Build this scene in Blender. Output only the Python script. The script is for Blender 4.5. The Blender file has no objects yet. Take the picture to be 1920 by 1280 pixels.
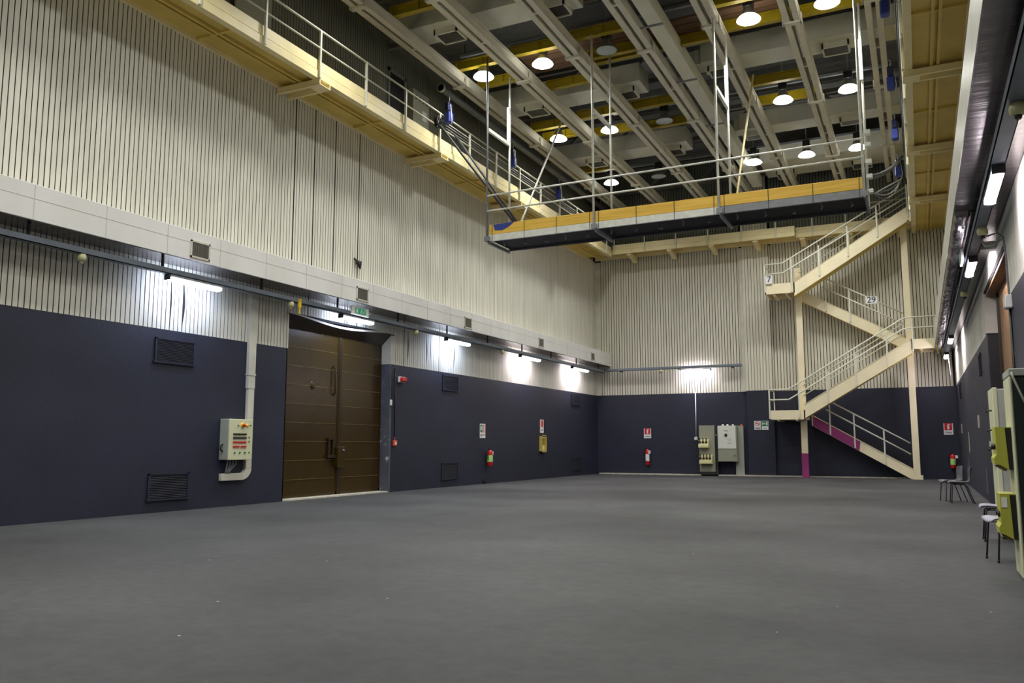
import bpy, math, random
from mathutils import Vector, Matrix
random.seed(7)
PI = math.pi
scn = bpy.context.scene
COL = scn.collection

# ------------------------------------------------------------------ camera, world, exposure
cam_data = bpy.data.cameras.new('camera')
cam_data.sensor_width = 36.0
cam_data.lens = 1567.0 / 1920.0 * 36.0
cam_data.clip_end = 200
cam = bpy.data.objects.new('camera', cam_data)
COL.objects.link(cam)
cam.location = (0, 0, 1.3)
cam.rotation_euler = (math.radians(90 + 7.078), 0, math.radians(25.893))
scn.camera = cam

world = bpy.data.worlds.new('world')
scn.world = world
world.use_nodes = True
world.node_tree.nodes['Background'].inputs[0].default_value = (0.02, 0.022, 0.025, 1)
world.node_tree.nodes['Background'].inputs[1].default_value = 0.2

scn.view_settings.view_transform = 'Standard'
scn.view_settings.look = 'None'
scn.view_settings.gamma = 1.0
scn.view_settings.use_curve_mapping = False
scn.view_settings.exposure = 1.05
scn.cycles.use_denoising = True
scn.cycles.max_bounces = 8
scn.cycles.diffuse_bounces = 6
scn.cycles.glossy_bounces = 3
scn.cycles.sample_clamp_indirect = 6.0
scn.cycles.caustics_reflective = False
scn.cycles.caustics_refractive = False

LAMP_S = 66.0          # radiance of a lit high bay lens
TUBE_S = 34.0          # radiance of a fluorescent diffuser
LAMP_COL = (1.0, 0.99, 0.92)
COOL = (0.66, 0.75, 1.0)
PINK = (1.0, 0.9, 0.98)
LAMP_R = 0.275

# high bay lamps of the rows behind the camera's view light the front of the hall
def high_bay_light(lx, ly):
    ld = bpy.data.lights.new('high_bay_light', 'AREA')
    ld.shape = 'DISK'
    ld.size = LAMP_R * 2
    ld.spread = math.radians(140)          # the deep reflector cuts off the flat rays
    ld.energy = PI * PI * LAMP_R * LAMP_R * LAMP_S
    ld.color = LAMP_COL
    lo = bpy.data.objects.new('high_bay_light', ld)
    lo.location = (lx, ly, 11.96)
    COL.objects.link(lo)
for ly in (15.05, 9.5, 3.9, -1.7):
    for lx in (-10.95, -9.05, -5.2, -3.3, -1.45):
        high_bay_light(lx, ly)

# ------------------------------------------------------------------ materials
def s2l(c):
    def f(v):
        v /= 255.0
        return v / 12.92 if v <= 0.04045 else ((v + 0.055) / 1.055) ** 2.4
    return (f(c[0]), f(c[1]), f(c[2]), 1.0)

MATS = {}
def mat(name, col, rough=0.6, metal=0.0, var=0.12, scale=3.0, stretch=(1, 1, 1), bump=0.0, bscale=40.0,
        spots=None, spec=0.5, second=None, bstretch=None):
    """noise-varied principled material; spots = (colour, threshold, scale) adds worn flecks"""
    if name in MATS:
        return MATS[name]
    m = bpy.data.materials.new(name)
    m.use_nodes = True
    nt = m.node_tree
    b = nt.nodes['Principled BSDF']
    b.inputs['Roughness'].default_value = rough
    b.inputs['Metallic'].default_value = metal
    b.inputs['Specular IOR Level'].default_value = spec
    c = s2l(col)
    tc = nt.nodes.new('ShaderNodeTexCoord')
    mp = nt.nodes.new('ShaderNodeMapping')
    mp.inputs['Scale'].default_value = stretch
    nt.links.new(tc.outputs['Object'], mp.inputs['Vector'])
    nz = nt.nodes.new('ShaderNodeTexNoise')
    nz.inputs['Scale'].default_value = scale
    nz.inputs['Detail'].default_value = 6
    nt.links.new(mp.outputs['Vector'], nz.inputs['Vector'])
    cr = nt.nodes.new('ShaderNodeValToRGB')
    cr.color_ramp.elements[0].position = 0.3
    cr.color_ramp.elements[1].position = 0.72
    d = second and s2l(second)
    lo = tuple(v * (1 - var) for v in c[:3]) + (1,)
    hi = d if d else tuple(min(1, v * (1 + var)) for v in c[:3]) + (1,)
    cr.color_ramp.elements[0].color = lo
    cr.color_ramp.elements[1].color = hi
    nt.links.new(nz.outputs['Fac'], cr.inputs['Fac'])
    out = cr.outputs['Color']
    if spots:
        scol, thr, ssc = spots
        n2 = nt.nodes.new('ShaderNodeTexNoise')
        n2.inputs['Scale'].default_value = ssc
        n2.inputs['Detail'].default_value = 8
        n2.inputs['Roughness'].default_value = 0.7
        nt.links.new(tc.outputs['Object'], n2.inputs['Vector'])
        r2 = nt.nodes.new('ShaderNodeValToRGB')
        r2.color_ramp.elements[0].position = thr
        r2.color_ramp.elements[1].position = min(1, thr + 0.06)
        nt.links.new(n2.outputs['Fac'], r2.inputs['Fac'])
        mx = nt.nodes.new('ShaderNodeMixRGB')
        mx.inputs['Color2'].default_value = s2l(scol)
        nt.links.new(r2.outputs['Color'], mx.inputs['Fac'])
        nt.links.new(out, mx.inputs['Color1'])
        out = mx.outputs['Color']
    nt.links.new(out, b.inputs['Base Color'])
    if bump:
        n3 = nt.nodes.new('ShaderNodeTexNoise')
        n3.inputs['Scale'].default_value = bscale
        n3.inputs['Detail'].default_value = 4
        if bstretch:
            mb_ = nt.nodes.new('ShaderNodeMapping')
            mb_.inputs['Scale'].default_value = bstretch
            nt.links.new(tc.outputs['Object'], mb_.inputs['Vector'])
            nt.links.new(mb_.outputs['Vector'], n3.inputs['Vector'])
        else:
            nt.links.new(tc.outputs['Object'], n3.inputs['Vector'])
        bp = nt.nodes.new('ShaderNodeBump')
        bp.inputs['Strength'].default_value = bump
        bp.inputs['Distance'].default_value = 0.02
        nt.links.new(n3.outputs['Fac'], bp.inputs['Height'])
        nt.links.new(bp.outputs['Normal'], b.inputs['Normal'])
    MATS[name] = m
    return m

def emit(name, col, strength):
    m = bpy.data.materials.new(name)
    m.use_nodes = True
    b = m.node_tree.nodes['Principled BSDF']
    b.inputs['Base Color'].default_value = (0.8, 0.8, 0.8, 1)
    b.inputs['Emission Color'].default_value = tuple(col) + (1,)
    b.inputs['Emission Strength'].default_value = strength
    return m

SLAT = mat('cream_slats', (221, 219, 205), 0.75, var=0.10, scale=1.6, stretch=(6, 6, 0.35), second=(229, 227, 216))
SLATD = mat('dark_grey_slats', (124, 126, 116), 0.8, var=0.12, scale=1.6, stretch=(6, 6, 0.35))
SLATB = mat('cream_slats_end', (222, 219, 204), 0.75, var=0.10, scale=1.6, stretch=(6, 6, 0.35))
BACKING = mat('dark_backing', (20, 19, 26), 0.9, var=0.1)
DADO = mat('charcoal_paint', (31, 35, 54), 0.6, var=0.16, scale=1.1, spots=((66, 68, 80), 0.70, 2.2), bump=0.15, bscale=14)
TRIMW = mat('pale_trim', (205, 203, 190), 0.6, var=0.08)
CONCRETE = mat('pale_concrete', (196, 192, 178), 0.85, var=0.2, scale=6)
STAIRC = mat('cream_stair_steel', (244, 233, 200), 0.45, var=0.05, scale=2.0)
STAIRR = mat('pale_stair_rail', (226, 226, 212), 0.4, var=0.05)
CREAM = mat('cream_steel', (234, 220, 170), 0.45, var=0.07, scale=2.0)
CREAMDK = mat('ochre_soffit', (214, 188, 100), 0.55, var=0.12, scale=1.2)
RAILP = mat('pale_rail_paint', (204, 204, 188), 0.4, var=0.06)
DUCTP = mat('painted_duct', (226, 226, 222), 0.5, var=0.08, scale=1.0, stretch=(1, 0.9, 0.4), second=(232, 232, 232))
DUCTM = mat('bare_duct_metal', (122, 117, 118), 0.27, metal=0.85, var=0.3, scale=2.2, stretch=(0.3, 3, 1), bump=0.5, bscale=2.0, bstretch=(0.4, 3.2, 1))
CEILD = mat('ceiling_duct_paint', (224, 222, 206), 0.7, var=0.08, scale=1.4)
RAILC = mat('ceiling_rail_paint', (218, 214, 198), 0.6, var=0.08, scale=2)
YELLOW = mat('yellow_steel', (164, 142, 14), 0.5, var=0.12, scale=3)
ROOF = mat('roof_sheet', (120, 121, 120), 0.85, var=0.15, scale=2, stretch=(1, 6, 1))
DARKSTEEL = mat('dark_steel', (52, 52, 58), 0.6, var=0.15)
PLANK = mat('brown_plank', (112, 84, 60), 0.8, var=0.3, scale=3, stretch=(0.4, 6, 6))
GALV = mat('galvanised_steel', (226, 228, 220), 0.45, metal=0.05, var=0.12, scale=6)
GALVDK = mat('dull_galvanised', (138, 142, 146), 0.5, metal=0.3, var=0.12, scale=5)
TRAYM = mat('blue_grey_tray', (120, 130, 144), 0.5, metal=0.2, var=0.1, scale=4)
TIMBER = mat('yellow_timber', (240, 190, 60), 0.55, var=0.14, scale=2.5, stretch=(0.5, 8, 8), second=(246, 204, 92), spots=((120, 84, 40), 0.73, 5.0))
BLUEP = mat('blue_paint', (46, 64, 150), 0.6, var=0.1)
BLACKM = mat('black_metal', (24, 24, 28), 0.55, var=0.15)
DOORM = mat('brown_door_steel', (56, 41, 6), 0.27, var=0.06, scale=0.8, bump=0.04, bscale=0.9, second=(58, 43, 9))
DOORDK = mat('dark_brown_steel', (42, 31, 15), 0.4, var=0.1)
BROWNL = mat('tan_wood', (122, 92, 58), 0.6, var=0.2, scale=2, stretch=(2, 2, 0.5))
PANELC = mat('panel_enamel', (212, 214, 180), 0.45, var=0.05)
PANELW = mat('panel_white', (226, 228, 220), 0.4, var=0.04)
CABG = mat('cabinet_grey', (154, 156, 138), 0.5, var=0.06)
CABLG = mat('cabinet_light_grey', (166, 170, 160), 0.5, var=0.06)
SOCK = mat('socket_box_yellow', (226, 222, 166), 0.5, var=0.06)
SOCKY = mat('socket_box_olive', (176, 178, 70), 0.5, var=0.06)
GREENDK = mat('dark_green_panel', (24, 36, 34), 0.5, var=0.1)
RED = mat('red_paint', (200, 26, 30), 0.35, var=0.08)
REDL = mat('red_plastic', (214, 58, 56), 0.4, var=0.08)
ORANGE = mat('orange_plastic', (226, 78, 40), 0.4, var=0.06)
YELP = mat('yellow_plastic', (236, 200, 30), 0.4, var=0.05)
GREENP = mat('green_plastic', (20, 120, 84), 0.5, var=0.05)
LIMEL = mat('lime_label', (176, 222, 130), 0.6, var=0.05)
WHITEP = mat('white_plastic', (232, 232, 232), 0.5, var=0.03)
PINKP = mat('pale_red_print', (222, 130, 120), 0.6, var=0.06)
GREYPR = mat('grey_print', (150, 150, 156), 0.6, var=0.15, scale=60)
INK = mat('navy_ink', (24, 26, 60), 0.6, var=0.02)
BLACKP = mat('black_plastic', (20, 20, 22), 0.45, var=0.05)
CHAIRP = mat('grey_shell_plastic', (92, 94, 100), 0.35, var=0.05)
CHAIRL = mat('lilac_grey_shell_plastic', (158, 156, 172), 0.35, var=0.05)
CHROME = mat('dark_tube_steel', (70, 70, 80), 0.35, metal=0.6, var=0.05)
MAGENTA = mat('magenta_paint', (150, 52, 116), 0.5, var=0.1)
DETECT = mat('aged_cream_plastic', (206, 204, 160), 0.5, var=0.06)
VENTD = mat('vent_slat_metal', (120, 118, 110), 0.5, metal=0.3, var=0.1)
REFL = mat('reflector_aluminium', (150, 150, 140), 0.4, metal=0.7, var=0.08)
REFLON = emit('glowing_reflector', LAMP_COL, LAMP_S * 0.09)
LENSOFF = mat('unlit_lens', (176, 186, 186), 0.3, var=0.06)
YELCAB = mat('yellowed_glass', (150, 140, 30), 0.3, var=0.4, scale=8)
BLUEL = mat('blue_label', (24, 40, 130), 0.5, var=0.05)
LENS = emit('lit_lens', LAMP_COL, 8.0)
TUBEC = emit('cool_tube', COOL, TUBE_S)
TUBEP = emit('pinkish_tube', PINK, TUBE_S)
EXITG = emit('exit_green', (0.01, 0.20, 0.10), 0.35)
EXITG.node_tree.nodes['Principled BSDF'].inputs['Base Color'].default_value = (0.01, 0.14, 0.07, 1)

def floor_material():
    m = bpy.data.materials.new('dark_rubber_floor')
    m.use_nodes = True
    nt = m.node_tree
    L = nt.links.new
    b = nt.nodes['Principled BSDF']
    b.inputs['Roughness'].default_value = 0.72
    b.inputs['Specular IOR Level'].default_value = 0.35
    tc = nt.nodes.new('ShaderNodeTexCoord')
    n1 = nt.nodes.new('ShaderNodeTexNoise'); n1.inputs['Scale'].default_value = 0.35; n1.inputs['Detail'].default_value = 7
    L(tc.outputs['Object'], n1.inputs['Vector'])
    r1 = nt.nodes.new('ShaderNodeValToRGB')
    r1.color_ramp.elements[0].position = 0.32; r1.color_ramp.elements[0].color = s2l((54, 55, 57))
    r1.color_ramp.elements[1].position = 0.70; r1.color_ramp.elements[1].color = s2l((77, 78, 80))
    L(n1.outputs['Fac'], r1.inputs['Fac'])
    n2 = nt.nodes.new('ShaderNodeTexNoise'); n2.inputs['Scale'].default_value = 6.0; n2.inputs['Detail'].default_value = 10
    n2.inputs['Roughness'].default_value = 0.75
    L(tc.outputs['Object'], n2.inputs['Vector'])
    r2 = nt.nodes.new('ShaderNodeValToRGB')
    r2.color_ramp.elements[0].position = 0.3; r2.color_ramp.elements[0].color = (0.72, 0.72, 0.72, 1)
    r2.color_ramp.elements[1].position = 0.72; r2.color_ramp.elements[1].color = (1.22, 1.22, 1.22, 1)
    L(n2.outputs['Fac'], r2.inputs['Fac'])
    mu = nt.nodes.new('ShaderNodeMixRGB'); mu.blend_type = 'MULTIPLY'; mu.inputs['Fac'].default_value = 1
    L(r1.outputs['Color'], mu.inputs['Color1']); L(r2.outputs['Color'], mu.inputs['Color2'])
    # scuffed tyre arcs: rings about two centres, broken up by noise
    prev = mu.outputs['Color']
    for cx, cy, sc in ((-6.2, 13.8, 0.42), (-4.2, 18.5, 0.33)):
        mp = nt.nodes.new('ShaderNodeMapping')
        mp.inputs['Location'].default_value = (-cx * sc, -cy * sc, 0)
        mp.inputs['Scale'].default_value = (sc, sc, 0)
        L(tc.outputs['Object'], mp.inputs['Vector'])
        ln = nt.nodes.new('ShaderNodeVectorMath'); ln.operation = 'LENGTH'
        L(mp.outputs['Vector'], ln.inputs[0])
        rr = nt.nodes.new('ShaderNodeValToRGB')
        e = rr.color_ramp.elements
        e[0].position = 0.80; e[0].color = (0, 0, 0, 1)
        e[1].position = 0.90; e[1].color = (0, 0, 0, 1)
        k = e.new(0.85); k.color = (1, 1, 1, 1)
        L(ln.outputs['Value'], rr.inputs['Fac'])
        n3 = nt.nodes.new('ShaderNodeTexNoise'); n3.inputs['Scale'].default_value = 0.8
        L(tc.outputs['Object'], n3.inputs['Vector'])
        r3 = nt.nodes.new('ShaderNodeValToRGB')
        r3.color_ramp.elements[0].position = 0.45; r3.color_ramp.elements[1].position = 0.65
        L(n3.outputs['Fac'], r3.inputs['Fac'])
        mm = nt.nodes.new('ShaderNodeMath'); mm.operation = 'MULTIPLY'
        L(rr.outputs['Color'], mm.inputs[0]); L(r3.outputs['Color'], mm.inputs[1])
        m2 = nt.nodes.new('ShaderNodeMath'); m2.operation = 'MULTIPLY'; m2.inputs[1].default_value = 0.55
        L(mm.outputs['Value'], m2.inputs[0])
        mx = nt.nodes.new('ShaderNodeMixRGB'); mx.inputs['Color2'].default_value = s2l((44, 44, 46))
        L(m2.outputs['Value'], mx.inputs['Fac']); L(prev, mx.inputs['Color1'])
        prev = mx.outputs['Color']
    # pale flecks of plaster and paper
    vo = nt.nodes.new('ShaderNodeTexVoronoi'); vo.inputs['Scale'].default_value = 2.0
    L(tc.outputs['Object'], vo.inputs['Vector'])
    lt = nt.nodes.new('ShaderNodeMath'); lt.operation = 'LESS_THAN'; lt.inputs[1].default_value = 0.022
    L(vo.outputs['Distance'], lt.inputs[0])
    mx = nt.nodes.new('ShaderNodeMixRGB'); mx.inputs['Color2'].default_value = s2l((190, 190, 186))
    L(lt.outputs['Value'], mx.inputs['Fac']); L(prev, mx.inputs['Color1'])
    L(mx.outputs['Color'], b.inputs['Base Color'])
    bp = nt.nodes.new('ShaderNodeBump'); bp.inputs['Strength'].default_value = 0.25; bp.inputs['Distance'].default_value = 0.01
    L(n2.outputs['Fac'], bp.inputs['Height']); L(bp.outputs['Normal'], b.inputs['Normal'])
    return m
FLOOR = floor_material()

# ------------------------------------------------------------------ mesh helpers
class MB:
    """collects geometry in world coordinates; build() links it as ONE mesh object"""
    def __init__(self):
        self.v = []; self.f = []; self.mi = []; self.sm = []
    def _add(self, vs, fs, mi=0, smooth=False):
        o = len(self.v)
        self.v += [tuple(p) for p in vs]
        for f in fs:
            self.f.append([i + o for i in f]); self.mi.append(mi); self.sm.append(smooth)
        return self
    def box(self, x0, x1, y0, y1, z0, z1, mi=0, ch=0.0):
        x0, x1 = min(x0, x1), max(x0, x1); y0, y1 = min(y0, y1), max(y0, y1); z0, z1 = min(z0, z1), max(z0, z1)
        if ch <= 0:
            vs = [(x, y, z) for z in (z0, z1) for y in (y0, y1) for x in (x0, x1)]
            fs = [(0, 2, 3, 1), (4, 5, 7, 6), (0, 1, 5, 4), (2, 6, 7, 3), (0, 4, 6, 2), (1, 3, 7, 5)]
            return self._add(vs, fs, mi)
        # chamfered box: 24 vertices
        c = ch
        X = (x0, x1); Y = (y0, y1); Z = (z0, z1)
        idx = {}; vs = []
        for i in (0, 1):
            for j in (0, 1):
                for k in (0, 1):
                    dx = c if i == 0 else -c; dy = c if j == 0 else -c; dz = c if k == 0 else -c
                    for a, p in (('x', (X[i], Y[j] + dy, Z[k] + dz)), ('y', (X[i] + dx, Y[j], Z[k] + dz)), ('z', (X[i] + dx, Y[j] + dy, Z[k]))):
                        idx[(i, j, k, a)] = len(vs); vs.append(p)
        fs = []
        for i in (0, 1):
            fs.append([idx[(i, j, k, 'x')] for j, k in ((0, 0), (1, 0), (1, 1), (0, 1))][::1 if i else -1])
            fs.append([idx[(a, i, k, 'y')] for a, k in ((0, 0), (1, 0), (1, 1), (0, 1))][::-1 if i else 1])
            fs.append([idx[(a, b, i, 'z')] for a, b in ((0, 0), (1, 0), (1, 1), (0, 1))][::1 if i else -1])
        for i in (0, 1):
            for j in (0, 1):
                fs.append([idx[(i, j, 0, 'x')], idx[(i, j, 0, 'y')], idx[(i, j, 1, 'y')], idx[(i, j, 1, 'x')]])
                fs.append([idx[(i, 0, j, 'x')], idx[(i, 0, j, 'z')], idx[(i, 1, j, 'z')], idx[(i, 1, j, 'x')]])
                fs.append([idx[(0, i, j, 'y')], idx[(0, i, j, 'z')], idx[(1, i, j, 'z')], idx[(1, i, j, 'y')]])
                for k in (0, 1):
                    fs.append([idx[(i, j, k, 'x')], idx[(i, j, k, 'y')], idx[(i, j, k, 'z')]]) if False else None
        for i in (0, 1):
            for j in (0, 1):
                for k in (0, 1):
                    fs.append([idx[(i, j, k, 'x')], idx[(i, j, k, 'y')], idx[(i, j, k, 'z')]])
        return self._add(vs, [f for f in fs if f], mi)
    def prism(self, poly, axis, a, b, mi=0):
        """polygon of 2-D points extruded along axis 'x' (y,z), 'y' (x,z) or 'z' (x,y)"""
        def P(p, t):
            return {'x': (t, p[0], p[1]), 'y': (p[0], t, p[1]), 'z': (p[0], p[1], t)}[axis]
        n = len(poly)
        vs = [P(p, a) for p in poly] + [P(p, b) for p in poly]
        fs = [list(range(n))[::-1], list(range(n, 2 * n))] + [(i, (i + 1) % n, n + (i + 1) % n, n + i) for i in range(n)]
        return self._add(vs, fs, mi)
    def bar(self, p, q, w, h, mi=0, up=(0, 0, 1)):
        """rectangular bar from p to q; w across, h along 'up'"""
        p = Vector(p); q = Vector(q); d = (q - p).normalized(); u = Vector(up)
        if abs(d.dot(u)) > 0.98:
            u = Vector((1, 0, 0))
        s = d.cross(u).normalized(); u = s.cross(d)
        vs = []
        for o in (p, q):
            for a, b in ((-1, -1), (1, -1), (1, 1), (-1, 1)):
                vs.append(o + s * (a * w / 2) + u * (b * h / 2))
        fs = [(3, 2, 1, 0), (4, 5, 6, 7)] + [(i, (i + 1) % 4, 4 + (i + 1) % 4, 4 + i) for i in range(4)]
        return self._add(vs, fs, mi)
    def tube(self, pts, r, n=8, mi=0, cap=True):
        pts = [Vector(p) for p in pts]; rings = []; vs = []
        rr = r if isinstance(r, (list, tuple)) else [r] * len(pts)
        prev = None
        for i, p in enumerate(pts):
            d = (pts[min(i + 1, len(pts) - 1)] - pts[max(i - 1, 0)]).normalized()
            ref = prev if prev is not None else (Vector((0, 0, 1)) if abs(d.z) < 0.9 else Vector((1, 0, 0)))
            s = d.cross(ref)
            if s.length < 1e-4:
                s = d.cross(Vector((0, 1, 0)))
            s.normalize(); u = s.cross(d).normalized(); prev = u
            for k in range(n):
                a = 2 * PI * k / n
                vs.append(p + s * (math.cos(a) * rr[i]) + u * (math.sin(a) * rr[i]))
        fs = []
        for i in range(len(pts) - 1):
            for k in range(n):
                fs.append((i * n + k, i * n + (k + 1) % n, (i + 1) * n + (k + 1) % n, (i + 1) * n + k))
        self._add(vs, fs, mi, True)
        if cap:
            o = len(self.v) - len(vs)
            self.f.append([o + k for k in range(n)][::-1]); self.mi.append(mi); self.sm.append(False)
            self.f.append([o + (len(pts) - 1) * n + k for k in range(n)]); self.mi.append(mi); self.sm.append(False)
        return self
    def lathe(self, c, prof, n=20, mi=0, axis='z', cap=True):
        """profile of (radius, height) turned about an axis through c"""
        c = Vector(c); vs = []
        for r, h in prof:
            for k in range(n):
                a = 2 * PI * k / n
                e = (math.cos(a) * r, math.sin(a) * r)
                vs.append(c + Vector({'z': (e[0], e[1], h), 'x': (h, e[0], e[1]), 'y': (e[1], h, e[0])}[axis]))
        fs = []
        for i in range(len(prof) - 1):
            for k in range(n):
                fs.append((i * n + k, i * n + (k + 1) % n, (i + 1) * n + (k + 1) % n, (i + 1) * n + k))
        self._add(vs, fs, mi, True)
        if cap:
            o = len(self.v) - len(vs); m = len(prof) - 1
            self.f.append([o + k for k in range(n)][::-1]); self.mi.append(mi); self.sm.append(False)
            self.f.append([o + m * n + k for k in range(n)]); self.mi.append(mi); self.sm.append(False)
        return self
    def build(self, name, mats, parent=None, base=(0, 0, 0)):
        if not isinstance(mats, (list, tuple)):
            mats = [mats]
        o0 = Vector(parent['_o']) if parent is not None else Vector(base)
        me = bpy.data.meshes.new(name)
        me.from_pydata([tuple(Vector(p) - o0) for p in self.v], [], self.f)
        for m in mats:
            me.materials.append(m)
        me.polygons.foreach_set('material_index', self.mi)
        me.polygons.foreach_set('use_smooth', self.sm)
        me.update()
        import bmesh
        bm = bmesh.new(); bm.from_mesh(me)
        bmesh.ops.recalc_face_normals(bm, faces=bm.faces)
        bm.to_mesh(me); bm.free()
        o = bpy.data.objects.new(name, me)
        COL.objects.link(o)
        if parent is not None:
            o.parent = parent
        else:
            o.location = o0
        o['_o'] = tuple(o0)
        return o

def tag(o, label=None, cat=None, group=None, kind=None):
    if label: o['label'] = label
    if cat: o['category'] = cat
    if group: o['group'] = group
    if kind: o['kind'] = kind
    return o
def thing(name, label, cat, loc, group=None):
    o = bpy.data.objects.new(name, None)
    o.empty_display_size = 0.1
    o.location = loc
    COL.objects.link(o)
    o['_o'] = tuple(loc)
    return tag(o, label, cat, group)
def struct(name, mb, mats, parent=None):
    o = mb.build(name, mats, parent)
    if parent is None: o['kind'] = 'structure'
    return o
def copy_tree(o, loc, label, group=None):
    r = o.copy(); COL.objects.link(r); r.location = loc
    r['label'] = label; r['_o'] = tuple(loc)
    if group: r['group'] = group
    for ch in list(o.children):
        c = ch.copy(); COL.objects.link(c); c.parent = r
        for g in list(ch.children):
            d = g.copy(); COL.objects.link(d); d.parent = c
    return r
def lettering(name, text, size, material, parent, origin, xdir, ydir, thick=0.002):
    """flat raised characters as a mesh child: origin is the centre of the text"""
    cu = bpy.data.curves.new(name, 'FONT')
    cu.body = text; cu.size = size; cu.align_x = 'CENTER'; cu.align_y = 'CENTER'; cu.extrude = thick
    tmp = bpy.data.objects.new(name, cu)
    COL.objects.link(tmp)
    dg = bpy.context.evaluated_depsgraph_get()
    me = bpy.data.meshes.new_from_object(tmp.evaluated_get(dg))
    bpy.data.objects.remove(tmp)
    X = Vector(xdir).normalized(); Y = Vector(ydir).normalized(); Zv = X.cross(Y)
    M = Matrix((X, Y, Zv)).transposed().to_4x4()
    M.translation = Vector(origin) - Vector(parent['_o'])
    me.transform(M)
    me.materials.clear(); me.materials.append(material)
    o = bpy.data.objects.new(name, me)
    COL.objects.link(o)
    o.parent = parent
    o['_o'] = parent['_o']
    return o

# ------------------------------------------------------------------ the room
XL, XR, YB, YN, ZC, ZP = -13.46, 1.36, 36.85, -6.0, 14.2, 3.596
DY0, DY1, DZ = 15.47, 19.86, 4.42           # big door opening in the long wall
RY0, RY1 = 15.15, 19.75                     # opening in the opposite wall

struct('floor', MB().box(XL - 0.6, XR + 0.8, YN - 0.3, YB + 0.3, -0.3, 0.0), FLOOR)

def slats(mb, axis, fixed, out, a0, a1, z0, z1, pitch, gap, wide=(), mi=0, back=0.006, bows=()):
    """row of vertical slats on a wall plane; the gaps open onto a dark backing; bows = (place, amount) of warped slats"""
    n = int(round((a1 - a0) / pitch)); p = (a1 - a0) / n
    for i in range(n):
        l = a0 + i * p; r = l + p - gap
        if wide and min(abs(l - w) for w in wide) < p * 0.5:
            l += 0.028
        j = random.uniform(-0.0015, 0.0015) * out
        f = fixed + j; b = fixed - out * back
        amp = sum(a for w, a in bows if abs(l - w) < p * 0.5)
        m = 8 if amp else 1
        vs = []; fs = []
        for k in range(m + 1):
            t = k / m; z = z0 + (z1 - z0) * t; q = l + amp * math.sin(PI * min(1, t * 1.15)) ** 2
            row = [(b, q), (f, q), (f, r), (b, r)]
            vs += [(x, y, z) if axis == 'x' else (y, x, z) for x, y in row]
        for k in range(m):
            o = 4 * k
            fs += [(o, o + 1, o + 5, o + 4), (o + 1, o + 2, o + 6, o + 5), (o + 2, o + 3, o + 7, o + 6)]
        fs += [(0, 3, 2, 1), (4 * m, 4 * m + 1, 4 * m + 2, 4 * m + 3)]
        mb._add(vs, fs, mi)
    return mb

# long wall with the big door
w = MB()
for y0, y1 in ((YN, DY0), (DY1, YB)):
    w.box(XL - 0.5, XL, y0, y1, 0, ZP, 0)
    w.box(XL - 0.5, XL - 0.006, y0, y1, ZP, ZC, 1)
w.box(XL - 0.5, XL - 0.006, DY0, DY1, DZ, ZC, 1)
WL = struct('wall_left', w, [DADO, BACKING])
WIDE = (15.5, 16.25, 17.1, 18.18)
s = MB()
slats(s, 'x', XL, 1, YN, DY0 - 0.04, ZP, 4.93, 0.105, 0.019, (), 0, 0.006, ((11.95, 0.03), (12.3, 0.06)))
slats(s, 'x', XL, 1, DY0 - 0.04, DY1 + 0.1, DZ + 0.06, 4.93, 0.105, 0.018, (16.2, 17.6, 17.75, 18.2, 18.6))
slats(s, 'x', XL, 1, DY1 + 0.1, 36.5, ZP, 4.93, 0.105, 0.018, (20.5, 22.44), 0, 0.006, ((20.7, 0.05), (21.74, 0.05), (21.95, 0.04), (23.38, 0.05)))
s.build('slat_cladding', SLAT, WL)
s = MB()
slats(s, 'x', XL, 1, YN, 36.5, 5.53, 9.95, 0.105, 0.020, WIDE)
s.build('slat_cladding', SLAT, WL)
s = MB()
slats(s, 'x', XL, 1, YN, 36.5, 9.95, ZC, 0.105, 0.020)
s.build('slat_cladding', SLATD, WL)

# end wall, with a shallow pier
w = MB()
w.box(XL - 0.5, XR + 0.6, YB, YB + 0.3, 0, ZP, 0)
w.box(XL - 0.5, XR + 0.6, YB + 0.006, YB + 0.3, ZP, ZC, 1)
WB = struct('wall_back', w, [DADO, BACKING])
s = MB()
slats(s, 'y', YB, -1, -13.2, -6.75, ZP, 10.0, 0.125, 0.026)
slats(s, 'y', YB, -1, -5.42, XR - 0.06, ZP, 10.0, 0.125, 0.026)
s.build('slat_cladding', SLATB, WB)
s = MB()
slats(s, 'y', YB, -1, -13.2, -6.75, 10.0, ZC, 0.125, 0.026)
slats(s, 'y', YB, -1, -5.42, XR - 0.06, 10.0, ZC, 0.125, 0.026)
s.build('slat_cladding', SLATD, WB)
s = MB()
slats(s, 'y', YB - 0.16, -1, -6.62, -5.5, ZP + 0.03, ZC, 0.125, 0.018)
WP = struct('wall_pier', MB().box(-6.62, -5.50, YB - 0.16, YB, 0, ZP + 0.03, 0).box(-6.62, -5.50, YB - 0.154, YB, ZP + 0.03, ZC, 1), [DADO, BACKING])
s.build('slat_cladding', SLATB, WP)
for nm, a, b in (('trim_1', -13.46, -13.22), ('trim_2', -6.76, -6.62), ('trim_3', -5.5, -5.44)):
    struct(nm, MB().box(a, b, YB - 0.13 if nm != 'trim_1' else YB - 0.04, YB + 0.02, ZP, 9.9), TRIMW)
struct('trim_4', MB().box(XL, XL + 0.012, 36.5, YB - 0.04, ZP, 9.9), TRIMW)
struct('baseboard_back', MB().box(-13.3, -0.3, YB - 0.30, YB - 0.165, 0.0, 0.05).box(-13.3, -6.7, YB - 0.17, YB, 0, 0.05), CONCRETE)

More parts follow.
